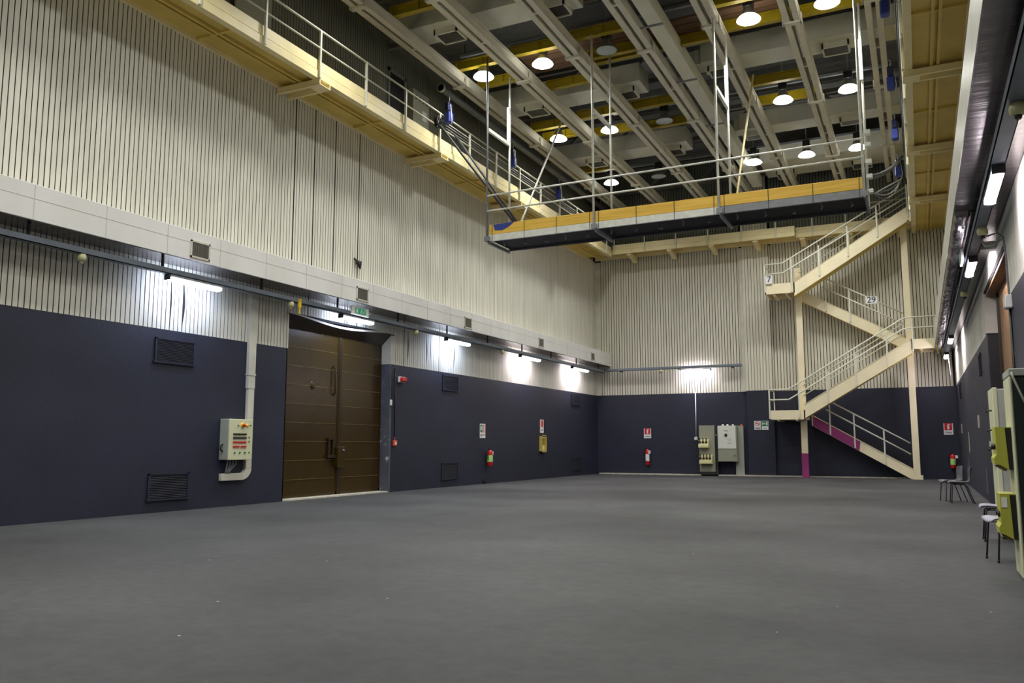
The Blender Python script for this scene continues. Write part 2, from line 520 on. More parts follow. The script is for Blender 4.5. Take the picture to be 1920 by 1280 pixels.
# opposite long wall with its own recessed doorway
w = MB()
for y0, y1 in ((YN, RY0), (RY1, YB)):
    w.box(XR, XR + 0.6, y0, y1, 0, ZP, 0)
    w.box(XR + 0.006, XR + 0.6, y0, y1, ZP, ZC, 1)
w.box(XR + 0.006, XR + 0.6, RY0, RY1, 4.42, ZC, 1)
WR = struct('wall_right', w, [DADO, BACKING])
s = MB()
slats(s, 'x', XR, -1, YN, RY0 - 0.05, ZP, 4.93, 0.12, 0.010)
slats(s, 'x', XR, -1, RY1 + 0.25, YB, ZP, 4.93, 0.12, 0.010)
slats(s, 'x', XR, -1, RY0 - 0.05, RY1 + 0.25, 4.5, 4.93, 0.12, 0.010)
slats(s, 'x', XR, -1, YN, YB, 5.53, ZC, 0.12, 0.014)
s.build('slat_cladding', SLAT, WR)
struct('wall_front', MB().box(XL - 0.5, XR + 0.6, YN - 0.3, YN, 0, ZP, 0).box(XL - 0.5, XR + 0.6, YN - 0.3, YN, ZP, ZC, 1), [DADO, SLATB])

# roof deck with purlins and lattice trusses
c = MB().box(XL - 0.5, XR + 0.6, YN - 0.3, YB + 0.3, ZC, ZC + 0.2)
CE = struct('ceiling', c, ROOF)
p = MB()
y = 13.2
while y < 36.5:
    p.box(XL, XR, y - 0.05, y + 0.05, ZC - 0.22, ZC); y += 1.4
p.build('purlin', ROOF, CE)
for ty in (19.45, 25.05, 30.75, 36.2):
    t = MB()
    t.box(XL, XR, ty - 0.07, ty + 0.07, 12.85, 13.0).box(XL, XR, ty - 0.07, ty + 0.07, ZC - 0.36, ZC - 0.22)
    x = XL + 0.5; up = True
    while x < XR - 1.0:
        a, b = (12.95, ZC - 0.3) if up else (ZC - 0.3, 12.95)
        t.bar((x, ty, a), (x + 1.15, ty, b), 0.09, 0.09); x += 1.15; up = not up
    t.build('roof_truss', mat('truss_grey', (120, 118, 112), 0.8, var=0.1), CE)

# ------------------------------------------------------------------ doors
D = bpy.data.objects.new('door_1', None); COL.objects.link(D)
D.location = (XL, 17.6, 0); D['_o'] = (XL, 17.6, 0); D['kind'] = 'structure'
xd = XL - 0.30
def leaf(y0, y1, seams):
    m = MB().box(xd - 0.07, xd, y0, y1, 0.04, 4.2, 0, 0.006)
    for k in range(9):
        z = 0.47 + k * 0.463
        m.box(xd - 0.002, xd + 0.012, y0 + 0.06, y1 - (0.06 if seams else 0.12), z - 0.006, z + 0.006, 1)
    for a in (y0, y1 - 0.06):
        m.box(xd - 0.002, xd + 0.012, a, a + 0.06, 0.04, 4.2)
    m.box(xd - 0.002, xd + 0.012, y0, y1, 0.04, 0.12).box(xd - 0.002, xd + 0.012, y0, y1, 4.12, 4.2)
    return m
SEAM = mat('light_brown_seam', (112, 92, 50), 0.3, var=0.3, scale=2)  # raised seam lines, a lighter brown than the door leaf
l1 = leaf(15.5, 17.86, False).build('door_leaf', [DOORM, SEAM], D)
l2 = leaf(17.92, 19.78, True).build('door_leaf', [DOORM, SEAM], D)
# dents in the sheet metal: shallow dished patches
MB().lathe((xd, 16.78, 2.80), [(0.10, 0.0), (0.085, 0.012), (0.05, 0.022), (0.001, 0.026)], 20, axis='x', cap=False).build('dent', DOORM, l1)
MB().box(xd - 0.01, xd + 0.03, 17.84, 17.94, 0.04, 4.2, 0, 0.008).build('meeting_strip', DOORDK, D)
MB().tube([(xd, 17.62, 3.36), (xd + 0.07, 17.62, 3.3), (xd + 0.07, 17.62, 2.66), (xd, 17.62, 2.6)], 0.022).build('handle', DOORM, D)
MB().box(xd, xd + 0.06, 17.42, 17.48, 1.0, 1.48).box(xd, xd + 0.06, 17.60, 17.66, 1.0, 1.48).box(xd, xd + 0.07, 17.4, 17.7, 1.44, 1.49).box(xd, xd + 0.08, 17.38, 17.7, 0.98, 1.06).build('bolt_bracket', DOORDK, D)
b = MB().box(xd, xd + 0.13, 17.72, 18.02, 0.74, 1.26, 0, 0.01).build('lock_case', DOORM, D)
MB().lathe((xd + 0.13, 17.93, 1.17), [(0.03, 0), (0.03, 0.04), (0.001, 0.045)], 10, axis='x').build('lock_knob', GALVDK, b)
MB().box(XL - 0.40, XL + 0.01, DY1 - 0.07, DY1, 0, ZP).build('jamb_lining', mat('scuffed_jamb', (80, 82, 92), 0.7, var=0.2, spots=((190, 190, 190), 0.62, 3.0)), D)
MB().box(XL - 0.40, XL + 0.02, DY1 - 0.07, DY1 + 0.09, ZP, DZ).build('jamb_head', TRIMW, D)
MB().box(XL - 0.40, XL, DY0 - 0.03, DY0, 0, DZ).box(XL - 0.01, XL + 0.02, DY0 - 0.05, DY0, ZP, DZ + 0.05).build('jamb_strip', TRIMW, D)
MB().box(XL - 0.38, XL + 0.0, DY0, DY1, 0.0, 0.035).build('threshold', CONCRETE, D)
# sagging sheet flashing over the leaves
n = 24; vs = []; fs = []
for i in range(n + 1):
    t = i / n; y = DY0 - 0.03 + (DY1 + 0.1 - DY0) * t
    sag = 0.13 * math.sin(PI * min(1, t * 1.08)) ** 1.5
    vs += [(XL + 0.02, y, DZ + 0.07 - sag * 0.9), (XL + 0.05, y, DZ + 0.02 - sag), (xd + 0.02, y, DZ - 0.28)]
for i in range(n):
    for k in (0, 1):
        fs.append((3 * i + k, 3 * i + k + 1, 3 * i + 4 + k, 3 * i + 3 + k))
fl = MB()._add(vs, [f for i, f in enumerate(fs) if i % 2 == 1], 0, True)
fl._add(vs, [f for i, f in enumerate(fs) if i % 2 == 0], 1, True)
fl.build('head_flashing', [mat('dull_flashing', (70, 62, 54), 0.3, metal=0.5, var=0.1), TRIMW], D)

D2 = bpy.data.objects.new('door_2', None); COL.objects.link(D2)
D2.location = (XR, 17.4, 0); D2['_o'] = (XR, 17.4, 0); D2['kind'] = 'structure'
MB().box(XR + 0.22, XR + 0.3, RY0, RY1, 0, 4.42, 0, 0.01).build('door_leaf', BROWNL, D2)
MB().box(XR + 0.02, XR + 0.3, RY1 - 0.02, RY1 + 0.02, 0, ZP).build('jamb_lining', BLACKM, D2)
MB().box(XR - 0.02, XR + 0.3, RY1 - 0.05, RY1 + 0.22, ZP, 4.42).build('jamb_head', TRIMW, D2)
MB().box(XR + 0.02, XR + 0.3, RY0, RY1, 4.36, 4.44).build('lintel_board', BROWNL, D2)
m = MB()
for yy in (16.5, 19.3):
    m.box(XR + 0.17, XR + 0.22, yy, yy + 0.08, 0, 4.36)
m.build('door_frame', DOORDK, D2)

# chalk-pale wooden battens fixed to the opposite wall
for i, (yy, z0, z1, wd) in enumerate(((33.95, 1.72, 2.06, 0.07), (29.5, 1.08, 1.70, 0.05), (24.5, 1.74, 2.06, 0.035), (24.1, 1.74, 2.06, 0.035), (22.6, 0.18, 0.76, 0.09), (30.6, 0.4, 0.9, 0.05))):
    struct('trim_%d' % (5 + i), MB().box(XR - 0.02, XR, yy, yy + wd, z0, z1), CONCRETE if i not in (4, 5) else mat('grey_batten', (112, 112, 118), 0.7, var=0.1))

# ------------------------------------------------------------------ gallery walkways
BR_Y = (4.0, 9.5, 15.0, 20.55, 26.05, 31.55)
def long_walkway(label, xw, xf, sgn, y0, y1, z0):
    """sgn: direction from the wall to the room along x"""
    t = thing('gallery_walkway', label, 'walkway', (xw, 20.0, z0), 'gallery walkways round the hall')
    MB().box(xf - sgn * 0.06, xf, y0, y1, z0, z0 + 0.19).box(xf - sgn * 0.16, xf - sgn * 0.06, y0, y1, z0, z0 + 0.02).build('fascia_beam', CREAM, t)
    MB().box(xf - sgn * 0.08, xf - sgn * 0.02, y0, y1, z0 + 0.216, z0 + 0.45).build('toe_board', CREAM, t)
    MB().box(xw, xf - sgn * 0.06, y0, y1, z0 + 0.09, z0 + 0.13).build('deck_plate', CREAMDK, t)
    MB().box(xw, xw + sgn * 0.07, y0, y1, z0, z0 + 0.17).build('wall_beam', CREAM, t)
    xm = (xw + xf) / 2
    MB().box(xm - 0.10, xm - 0.035, y0, y1, z0 + 0.02, z0 + 0.09).build('joist', CREAMDK, t)
    MB().box(xm + 0.035, xm + 0.10, y0, y1, z0 + 0.02, z0 + 0.09).build('joist', CREAMDK, t)
    for i, by in enumerate(BR_Y):
        b = MB()
        b.box(xw, xf + sgn * 0.04, by - 0.2, by + 0.2, z0 - 0.02, z0 + 0.0)
        b.box(xw, xf + sgn * 0.04, by - 0.2, by - 0.17, z0 - 0.14, z0 - 0.02)
        b.box(xw, xf + sgn * 0.04, by + 0.17, by + 0.2, z0 - 0.14, z0 - 0.02)
        b.box(xf - sgn * 0.3, xf + sgn * 0.05, by - 0.2, by + 0.2, z0 - 0.15, z0 - 0.13)
        b.box(xw, xf + sgn * 0.03, by - 0.21, by - 0.15, z0 - 0.155, z0 - 0.14).box(xw, xf + sgn * 0.03, by + 0.15, by + 0.21, z0 - 0.155, z0 - 0.14)
        b.build('bracket', CREAM, t)
        if i < 5:
            MB().box(xw, xf - sgn * 0.06, by + 2.72, by + 2.78, z0 + 0.03, z0 + 0.09).build('cross_joist', CREAMDK, t)
    py = 12.98 - 1.82 * 3
    xr = xf + sgn * 0.035
    while py < y1 - 0.2:
        MB().box(xr - 0.028, xr + 0.028, py - 0.028, py + 0.028, z0 + 0.0, z0 + 1.17, 0, 0.006).build('railing_post', RAILP, t)
        py += 1.82
    MB().tube([(xr, y0 + 2, z0 + 1.16), (xr, y1, z0 + 1.16)], 0.028).build('handrail', RAILP, t)
    MB().tube([(xr, y0 + 2, z0 + 0.73), (xr, y1, z0 + 0.73)], 0.022).build('mid_rail', RAILP, t)
    return t
long_walkway('cream steel gallery walkway along the long wall above the brown double door', XL, -12.22, 1, YN, 35.62, 9.82)
long_walkway('cream steel gallery walkway with ochre underside high above the row of chairs', XR, 0.13, -1, YN, 36.8, 9.82)

def end_walkway():
    z0 = 9.94
    t = thing('gallery_walkway', 'cream steel gallery walkway along the end wall behind the zigzag staircase', 'walkway', (-6, YB, z0), 'gallery walkways round the hall')
    for x0, x1, yf in ((-13.4, -4.25, 35.65), (-4.25, 0.12, 36.0)):
        MB().box(x0 if x0 > -13 else -12.2, x1, yf, yf + 0.06, z0, z0 + 0.19).box(x0 if x0 > -13 else -12.2, x1, yf + 0.06, yf + 0.14, z0, z0 + 0.02).build('fascia_beam', CREAM, t)
        MB().box(x0 if x0 > -13 else -12.2, x1, yf + 0.02, yf + 0.08, z0 + 0.2, z0 + 0.43).build('toe_board', CREAM, t)
        MB().box(x0, x1, yf + 0.06, YB - 0.17, z0 + 0.16, z0 + 0.2).build('deck_plate', CREAMDK, t)
    MB().box(-13.4, 0.12, YB - 0.25, YB - 0.17, z0, z0 + 0.16).build('wall_beam', CREAM, t)
    x = -11.45; k = 0
    while x < 0:
        yf = 35.65 if x < -4.3 else 36.0
        MB().prism([(YB - 0.14, z0), (YB - 0.14, z0 - 0.26), (yf + 0.35, z0 - 0.10), (yf + 0.06, z0 - 0.08), (yf + 0.06, z0)], 'x', x - 0.1, x + 0.1).build('bracket', CREAM, t)
        x += 1.86
    px = -12.1
    while px < -0.2:
        yf = 35.65 if px < -4.25 else 36.0
        MB().box(px - 0.025, px + 0.025, yf - 0.05, yf - 0.002, z0 + 0.02, z0 + 1.12, 0, 0.005).build('railing_post', RAILP, t)
        px += 1.42 if px < -4.3 else 1.3
    MB().tube([(-12.1, 35.62, z0 + 1.12), (-4.25, 35.62, z0 + 1.12)], 0.028).build('handrail', RAILP, t)
    MB().tube([(-4.25, 35.97, z0 + 1.12), (0.1, 35.97, z0 + 1.12)], 0.028).build('handrail', RAILP, t)
end_walkway()

# ------------------------------------------------------------------ zigzag staircase
ST = thing('staircase', 'cream steel zigzag staircase with pale pipe railings against the end wall', 'staircase', (-2.2, 35.9, 0))
YF0, YF1, YR0, YR1 = 35.2, 35.88, 36.14, 36.66
def flight(x0, z0, x1, z1, ya, yb, th, name='stair_flight', mats=None, ext=0.0):
    """z0, z1 are the top edge of the stringer at its ends; returns the flight with stringers, treads and soffit"""
    m = MB()
    for a, b in ((ya, ya + 0.05), (yb - 0.05, yb)):
        m.prism([(x0, z0), (x1, z1), (x1, z1 - th), (x0, z0 - th)], 'y', a, b)
        k = 0.04
        m.prism([(x0, z0), (x1, z1), (x1, z1 + 0.015), (x0, z0 + 0.015)], 'y', a - (0.02 if a == ya else 0.04), b + (0.04 if a == ya else 0.02))
    o = m.build(name, mats or STAIRC, ST)
    n = 14; tr = MB()
    for i in range(n):
        f = (i + 0.5) / n
        xx = x0 + (x1 - x0) * f; zz = z0 + (z1 - z0) * f - th * 0.42
        tr.box(xx - 0.13, xx + 0.13, ya + 0.05, yb - 0.05, zz - 0.02, zz + 0.02)
    tr.build('tread', CREAMDK, o)
    s2 = MB().prism([(x0, z0 - th + 0.03), (x1, z1 - th + 0.03), (x1, z1 - th), (x0, z0 - th)], 'y', ya + 0.05, yb - 0.05)
    s2.build('stair_soffit', CREAMDK, o)
    return o
def guard(pts, hs, yline, posts, r=0.03):
    """pipe handrails following pts (x, z) lifted by each height in hs, with posts (x, zfoot, ztop)"""
    for h in hs:
        MB().tube([(x, yline, z + h) for x, z in pts], r).build('handrail', STAIRR, ST)
    for x, za, zb in posts:
        MB().box(x - 0.028, x + 0.028, yline - 0.02, yline + 0.02, za, zb, 0, 0.004).build('railing_post', STAIRR, ST)
# flights 1 and 3 run behind, 2 and 4 in front
f1 = flight(-3.95, 2.52, -0.28, 0.36, YR0, YR1, 0.42, mats=[STAIRC])
flight(-4.1, 2.92, -0.12, 5.34, YF0, YF1, 0.55)
flight(-4.17, 7.72, -0.30, 5.47, YR0, YR1, 0.46)
flight(-4.3, 7.90, -0.02, 10.50, YF0, YF1, 0.56)
# landings
for x0, x1, zt, zb in ((-5.46, -4.08, 2.70, 2.33), (-0.12, 1.3, 5.33, 4.95), (-5.46, -4.28, 7.90, 7.48)):
    m = MB()
    m.box(x0, x1, YF0, YF0 + 0.05, zb, zt).box(x0, x1, YR1 - 0.05, YR1, zb, zt).box(x0, x0 + 0.05, YF0, YR1, zb, zt).box(x1 - 0.05, x1, YF0, YR1, zb, zt)
    o = m.build('landing', STAIRC, ST)
    MB().box(x0 + 0.05, x1 - 0.05, YF0 + 0.05, YR1 - 0.05, zt - 0.12, zt - 0.07).build('landing_deck', CREAMDK, o)
    MB().box(x0 + 0.3, x0 + 0.38, YF0 + 0.05, YB - 0.17, zb - 0.06, zb).box(x1 - 0.38, x1 - 0.30, YF0 + 0.05, YB - 0.17, zb - 0.06, zb).build('landing_joist', STAIRC, o)
MB().box(-0.02, 0.16, YF0, YR1, 10.0, 10.30).build('landing', STAIRC, ST)
# columns; the lower end of one is painted magenta
cl = MB().box(-4.36, -4.12, 35.90, 36.10, 0, 8.62, 0, 0.006).build('column', STAIRC, ST)
MB().box(-4.367, -4.113, 35.893, 36.107, 0.0, 0.98).build('painted_band', MAGENTA, cl)['label'] = 'magenta paint round the foot of the column'
MB().box(-0.30, -0.06, 35.90, 36.10, 0, 10.0, 0, 0.006).box(-0.10, 0.02, 35.88, 36.12, 0, 0.16).build('column', STAIRC, ST)
sl = (0.36 - 2.52) / (3.67)
z_at = lambda x: 2.52 + sl * (x + 3.95)
MB().prism([(-3.9, z_at(-3.9) - 0.01), (-2.15, z_at(-2.15) - 0.02), (-2.2, z_at(-2.2) - 0.41), (-3.9, z_at(-3.9) - 0.41)], 'y', YR0 - 0.006, YR0 + 0.02).build('painted_patch', MAGENTA, f1)['label'] = 'magenta paint on the stair stringer'
# railings
g2 = lambda x: 2.92 + (5.34 - 2.92) / 3.98 * (x + 4.1)
p2 = [(-5.46, 2.70), (-4.68, 2.70), (-4.3, 2.92), (-0.38, 5.30), (-0.06, 5.33), (1.28, 5.33)]
guard(p2, (0.84, 0.43), YF0 - 0.03, [(-5.44, 2.36, 3.54), (-4.29, 2.4, 3.76)] + [(x, g2(x) - 0.5, g2(x) + 0.82) for x in (-3.21, -2.14, -0.99)] + [(-0.06, 4.86, 6.17)])
guard([(-4.2, 2.88), (-0.38, 5.20)], (0.84, 0.43), YF1 + 0.02, [(x, g2(x) - 0.4, g2(x) + 0.8) for x in (-3.21, -2.14, -0.99)], 0.02)
MB().tube([(-5.44, YF0, 3.54), (-5.44, YR1 - 0.2, 3.54)], 0.022).tube([(-5.44, YF0, 3.13), (-5.44, YR1 - 0.2, 3.13)], 0.022).box(-5.46, -5.42, YR1 - 0.24, YR1 - 0.2, 2.6, 3.54).build('end_rail', STAIRR, ST)
g4 = lambda x: 7.90 + (10.50 - 7.90) / 4.28 * (x + 4.3)
p4 = [(-5.46, 7.88), (-4.72, 7.90), (-4.3, 8.13), (-0.02, 10.47)]
guard(p4, (0.83, 0.42), YF0 - 0.03, [(-5.44, 7.55, 8.70), (-4.38, 7.5, 8.93)] + [(x, g4(x) - 0.42, g4(x) + 0.82) for x in (-3.3, -2.2, -1.1)] + [(0.02, 10.1, 11.4)])
guard([(-4.2, 7.98), (-0.02, 10.47)], (0.83, 0.42), YF1 + 0.02, [(x, g4(x) - 0.3, g4(x) + 0.8) for x in (-3.3, -2.2, -1.1)], 0.02)
MB().tube([(-5.44, YF0, 8.70), (-5.44, YR1 - 0.2, 8.70)], 0.022).build('end_rail', STAIRR, ST)
g1 = lambda x: z_at(x)
guard([(-3.4, g1(-3.4)), (-0.36, g1(-0.36))], (0.97, 0.55), YR0 - 0.03, [(x, g1(x) - 0.38, g1(x) + 0.96) for x in (-3.25, -2.35, -1.28)])
g3 = lambda x: 7.72 - 2.25 / 3.87 * (x + 4.17)
guard([(-3.3, g3(-3.3)), (-0.36, g3(-0.36))], (0.98, 0.55), YR0 - 0.03, [(x, g3(x) - 0.38, g3(x) + 0.97) for x in (-3.2, -2.3, -1.22)])

# number boards tied to the stair rails
def number_board(label, txt, x, z, w, h, y, size):
    t = thing('number_sign', label, 'sign', (x, y, z))
    MB().box(x - w / 2, x + w / 2, y - 0.012, y, z - h / 2, z + h / 2).build('board', WHITEP, t)
    lettering('lettering', txt, size, INK, t, (x, y - 0.014, z), (1, 0, 0), (0, 0, 1))
number_board('white number board reading 7 at the upper stair landing', '7', -5.27, 8.08, 0.27, 0.34, YF0 - 0.06, 0.36)
number_board('white number board reading 29 on the middle stair railing', '29', -1.47, 7.08, 0.44, 0.30, YR0 - 0.09, 0.34)

# ------------------------------------------------------------------ suspended platform
PX = (-10.53, -7.37, -4.11, -0.82)
PYF, PYB, PZ = 20.2, 21.5, 6.93
PL = thing('suspended_platform', 'scaffold platform with yellow timber edge hung on poles from the ceiling beams', 'platform', (-5.7, 20.85, PZ))
sg = MB()
xs = (-10.50, -7.43, -4.17, -0.85)
for i in range(3):
    a, b = xs[i] + (0.06 if i else 0), xs[i + 1]
    tb = MB().box(a, b, PYF - 0.02, PYF + 0.03, 7.12, 7.40, 0, 0.004).build('toe_board', TIMBER, PL)
    if i == 0:
        MB().prism([(-10.38, 7.39), (-9.72, 7.40), (-9.9, 7.28), (-10.1, 7.2), (-10.32, 7.22)], 'y', PYF - 0.026, PYF - 0.019).build('paint_patch', BLUEP, tb)['label'] = 'blue paint splash on the timber'
    MB().box(a, b, PYF - 0.03, PYF + 0.04, PZ, 7.11).build('edge_beam', GALV if i != 2 else GALVDK, PL)
    MB().box(a, b, PYF + 0.04, PYB - 0.04, PZ + 0.05, PZ + 0.12).build('deck_board', mat('black_deck', (12, 12, 15), 0.8, var=0.1), PL)
    MB().box(a, b, PYB - 0.04, PYB + 0.03, PZ, 7.40).build('rear_beam', DARKSTEEL, PL)
    cl = MB()
    for k in range(5):
        cx = a + (b - a) * (k + 0.5) / 5
        cl.tube([(cx, PYF + 0.25 + 0.15 * (k % 3), PZ + 0.06), (cx + 0.05, PYF + 0.2 + 0.15 * (k % 3), PZ - 0.07), (cx + 0.01, PYF + 0.3, PZ - 0.10)], 0.012, 6)
    cl.build('hook', GALVDK, PL)
    for f in (0.03, 0.35, 0.66, 0.97):
        cx = a + (b - a) * f
        MB().box(cx - 0.007, cx + 0.007, PYF - 0.034, PYF - 0.03, PZ, 7.41).build('strap', DARKSTEEL, PL)
for i, x in enumerate(PX):
    MB().tube([(x - 0.03, PYF - 0.05, PZ - 0.02), (x - 0.03, PYF - 0.05, 12.28)], 0.032).build('pole', GALV if i != 0 else GALVDK, PL)
    MB().tube([(x, PYB, PZ + 0.1), (x, PYB + 0.05, 12.28)], 0.032).build('pole', GALV, PL)
    if i in (0, 2, 3):
        MB().box(x - 0.05, x + 0.03, PYB - 0.05, PYB + 0.03, 10.25, 11.3).build('pole_sleeve', WHITEP, PL)
    if i < 3:
        MB().bar((x - 0.02, PYF - 0.02, 10.17), (x - 0.01, PYB, 10.17), 0.07, 0.10).build('cross_bar', GALV, PL)
    MB().bar((x, PYF, PZ - 0.03), (x, PYB, PZ - 0.03), 0.06, 0.08).build('bearer', GALVDK, PL)
    MB().box(x - 0.09, x + 0.06, PYF - 0.10, PYF - 0.03, PZ + 0.0, PZ + 0.13).build('pole_clamp', GALVDK, PL)
for h in (8.22, 7.78):
    MB().tube([(PX[0], PYF - 0.08, h), (PX[3], PYF - 0.08, h + 0.07)], 0.026).build('guard_rail', GALV, PL)
MB().tube([(-12.1, 20.1, 10.55), (-9.75, 20.35, 7.35)], 0.035).build('strut', DARKSTEEL, PL)
MB().tube([(-12.1, 21.0, 10.55), (-9.95, 21.4, 7.35)], 0.035).build('strut', DARKSTEEL, PL)
MB().tube([(-10.45, 25.4, 12.25), (-10.3, 21.5, 7.4)], 0.03).build('brace', GALV, PL)
MB().tube([(-3.9, 24.5, 12.25), (-4.0, 21.5, 7.4)], 0.03).build('brace', CREAM, PL)
# side bumper plates at the stair end
for z in (7.0, 7.35, 7.7, 8.1, 8.4):
    MB().box(PX[3] + 0.03, PX[3] + 0.16, PYF - 0.07, PYF + 0.1, z, z + 0.09).build('end_plate', GALV, PL)

# ------------------------------------------------------------------ ceiling rails, yellow beams, ducts
ORD = ('first', 'second', 'third', 'fourth', 'fifth', 'sixth', 'seventh')
RAILX = (-11.86, -9.99, -8.09, -6.18, -4.27, -2.37, -0.47)
for i, x in enumerate(RAILX):
    t = thing('ceiling_rail', '%s double ceiling rail counted from the wall with the brown double door' % ORD[i], 'rail', (x, 22, 12.0), 'double ceiling rails')
    for a, b in ((x - 0.20, x - 0.05), (x + 0.05, x + 0.20)):
        m = MB().box(a, b, 11.0, 36.6, 12.0, 12.045).box((a + b) / 2 - 0.035, (a + b) / 2 + 0.035, 11.0, 36.6, 12.045, 12.25).box(a, b, 11.0, 36.6, 12.25, 12.29)
        m.build('rail_bar', RAILC, t)
    off = (0.0, 0.5, -0.3, 0.2, -0.4, 0.35, 0.0)[i]
    for y in (15.8, 20.9, 26.4, 31.9):
        MB().box(x - 0.22, x + 0.22, y + off - 0.08, y + off + 0.08, 11.95, 12.0).box(x - 0.24, x - 0.2, y + off - 0.08, y + off + 0.08, 11.95, 12.2).box(x + 0.2, x + 0.24, y + off - 0.08, y + off + 0.08, 11.95, 12.2).build('rail_clamp', RAILC, t)
    for y in (18.3, 23.7, 29.4, 34.2):
        MB().box(x - 0.05, x + 0.05, y + off, y + off + 0.08, 12.02, 12.28).build('spacer', RAILC, t)

BAYS = {0: (17.09, 20.54, 21.9, 25.87, 26.9, 30.98), 1: (20.42, 22.94, 25.58, 27.28), 2: (20.3, 21.9, 25.58, 27.45),
        3: (21.88,), 4: (20.18, 21.59, 25.43, 27.02), 5: (17.4, 21.64)}
POSW = {1: ('single',), 2: ('nearer', 'farther'), 4: ('first', 'second', 'third', 'farthest'), 6: ('first', 'second', 'third', 'fourth', 'fifth', 'farthest')}
for k, ys in BAYS.items():
    for j, y in enumerate(ys):
        lab = '%s yellow steel beam between the %s and %s ceiling rails from the brown door wall' % (POSW[len(ys)][j], ORD[k], ORD[k + 1])
        x0, x1 = RAILX[k] + 0.05, RAILX[k + 1] - 0.05
        t = thing('crane_beam', lab, 'beam', ((x0 + x1) / 2, y, 12.3), 'yellow beams across the ceiling')
        m = MB()
        for dy in ((0,) if not (k == 2 and j == 1) else (0, -0.34)):
            m.box(x0, x1, y + dy - 0.02, y + dy + 0.02, 12.33, 12.55).box(x0, x1, y + dy - 0.085, y + dy + 0.085, 12.3, 12.33).box(x0, x1, y + dy - 0.085, y + dy + 0.085, 12.55, 12.58)
            for s in (x0 + 0.02, (x0 + x1) / 2, x1 - 0.02):
                m.box(s - 0.012, s + 0.012, y + dy - 0.08, y + dy + 0.08, 12.33, 12.55)
        m.build('beam', YELLOW, t)
        MB().box(x0 - 0.02, x0 + 0.10, y - 0.14, y + 0.14, 12.28, 12.40).build('end_clamp', YELLOW, t)

def grille(name, x0, x1, y0, y1, z, parent, h=0.10, frame=None, mats=None):
    """downward facing ceiling grille: a short box with slats across its mouth"""
    m = MB()
    f = 0.045
    m.box(x0, x1, y0, y0 + f, z, z + h).box(x0, x1, y1 - f, y1, z, z + h).box(x0, x0 + f, y0, y1, z, z + h).box(x1 - f, x1, y0, y1, z, z + h)
    o = m.build(name, mats or CEILD, parent)
    s = MB().box(x0 + f, x1 - f, y0 + f, y1 - f, z + h * 0.6, z + h, 1)
    n = 8
    for i in range(n):
        yy = y0 + f + (y1 - y0 - 2 * f) * (i + 0.5) / n
        s.box(x0 + f, x1 - f, yy - 0.008, yy + 0.008, z + 0.015, z + 0.06, 0)
    s.build('grille_slats', [VENTD, BLACKM], o)
    return o
ROWN = ('nearest', 'middle', 'far')
for r, (ya, yb) in enumerate(((18.12, 19.10), (23.9, 24.9), (29.65, 30.7))):
    x0, x1 = -12.6, -7.22
    t = thing('ceiling_duct', '%s cross duct on the brown door side, with two grilles below it' % ROWN[r], 'duct', ((x0 + x1) / 2, ya, 12.5), 'box ducts under the roof')
    MB().box(x0, x1, ya, yb, 12.5, 13.1, 0, 0.01).build('duct_body', CEILD, t)
    for q in (-11.2, -9.6, -8.2):
        MB().box(q - 0.015, q + 0.015, ya - 0.012, yb + 0.012, 12.488, 13.1).build('duct_joint', CEILD, t)
    for gx in (-10.95, -7.85):
        grille('vent_grille', gx - 0.36, gx + 0.36, ya + 0.3, yb - 0.05, 12.34, t, 0.16)
for r, (ya, yb) in enumerate(((18.0, 18.95), (23.55, 24.5), (29.45, 30.3))):
    x0, x1 = -5.25, 0.9
    t = thing('ceiling_duct', '%s cross duct on the staircase side, with grilles below it' % ROWN[r], 'duct', ((x0 + x1) / 2, ya, 12.5), 'box ducts under the roof')
    MB().box(x0, x1, ya, yb, 12.5, 13.1, 0, 0.01).box(x0 - 0.2, x0, ya + 0.15, yb - 0.15, 12.55, 13.0).build('duct_body', CEILD, t)
    for gx in (-4.75, -1.55):
        grille('vent_grille', gx - 0.36, gx + 0.36, ya + 0.3, yb - 0.05, 12.34, t, 0.16)
t = thing('ceiling_duct', 'farthest wide cross duct close to the end wall', 'duct', (-3, 33.4, 12.5), 'box ducts under the roof')
MB().box(-5.2, 0.9, 33.4, 35.5, 12.5, 13.1, 0, 0.01).build('duct_body', CEILD, t)
for gx in (-4.4, -1.5):
    grille('vent_grille', gx - 0.36, gx + 0.36, 34.7, 35.45, 12.34, t, 0.16)
t = thing('ceiling_duct', 'long lengthwise box duct beside the fourth ceiling rail', 'duct', (-5.6, 24, 12.1), 'box ducts under the roof')
MB().box(-5.78, -5.40, 11.0, 35.2, 12.08, 12.5, 0, 0.01).build('duct_body', CEILD, t)
for y in (19.95, 23.6, 27.4, 31.2):
    MB().box(-6.05, -5.38, y, y + 0.05, 12.04, 12.08).build('duct_strap', GALVDK, t)

# planks laid across the beams over the first lamp row
t = thing('plank_walkway', 'brown timber planks laid on the yellow beams above the nearest lamps', 'planks', (-6, 20.8, 12.6))
for y in (20.95, 21.3, 21.65, 22.0):
    MB().box(-10.0, -2.5, y, y + 0.3, 12.60, 12.66).build('plank', PLANK, t)
MB().box(-10.0, -2.5, 19.2, 19.26, 12.72, 12.95).build('edge_plank', PLANK, t)

# pale lighting battens slung below the roof by the far rows
for i, (y, lab) in enumerate(((26.46, 'long pale conduit batten above the middle row of lamps'), (32.02, 'long pale conduit batten above the farthest row of lamps'), (20.42, 'long pale conduit batten above the nearest row of lamps'))):
    t = thing('conduit_batten', lab, 'conduit', (-6.2, y, 12.45), 'pale conduit battens over the lamp rows')
    MB().box(-11.6, -0.3, y - 0.05, y + 0.05, 12.62, 12.70).build('channel', GALVDK, t)

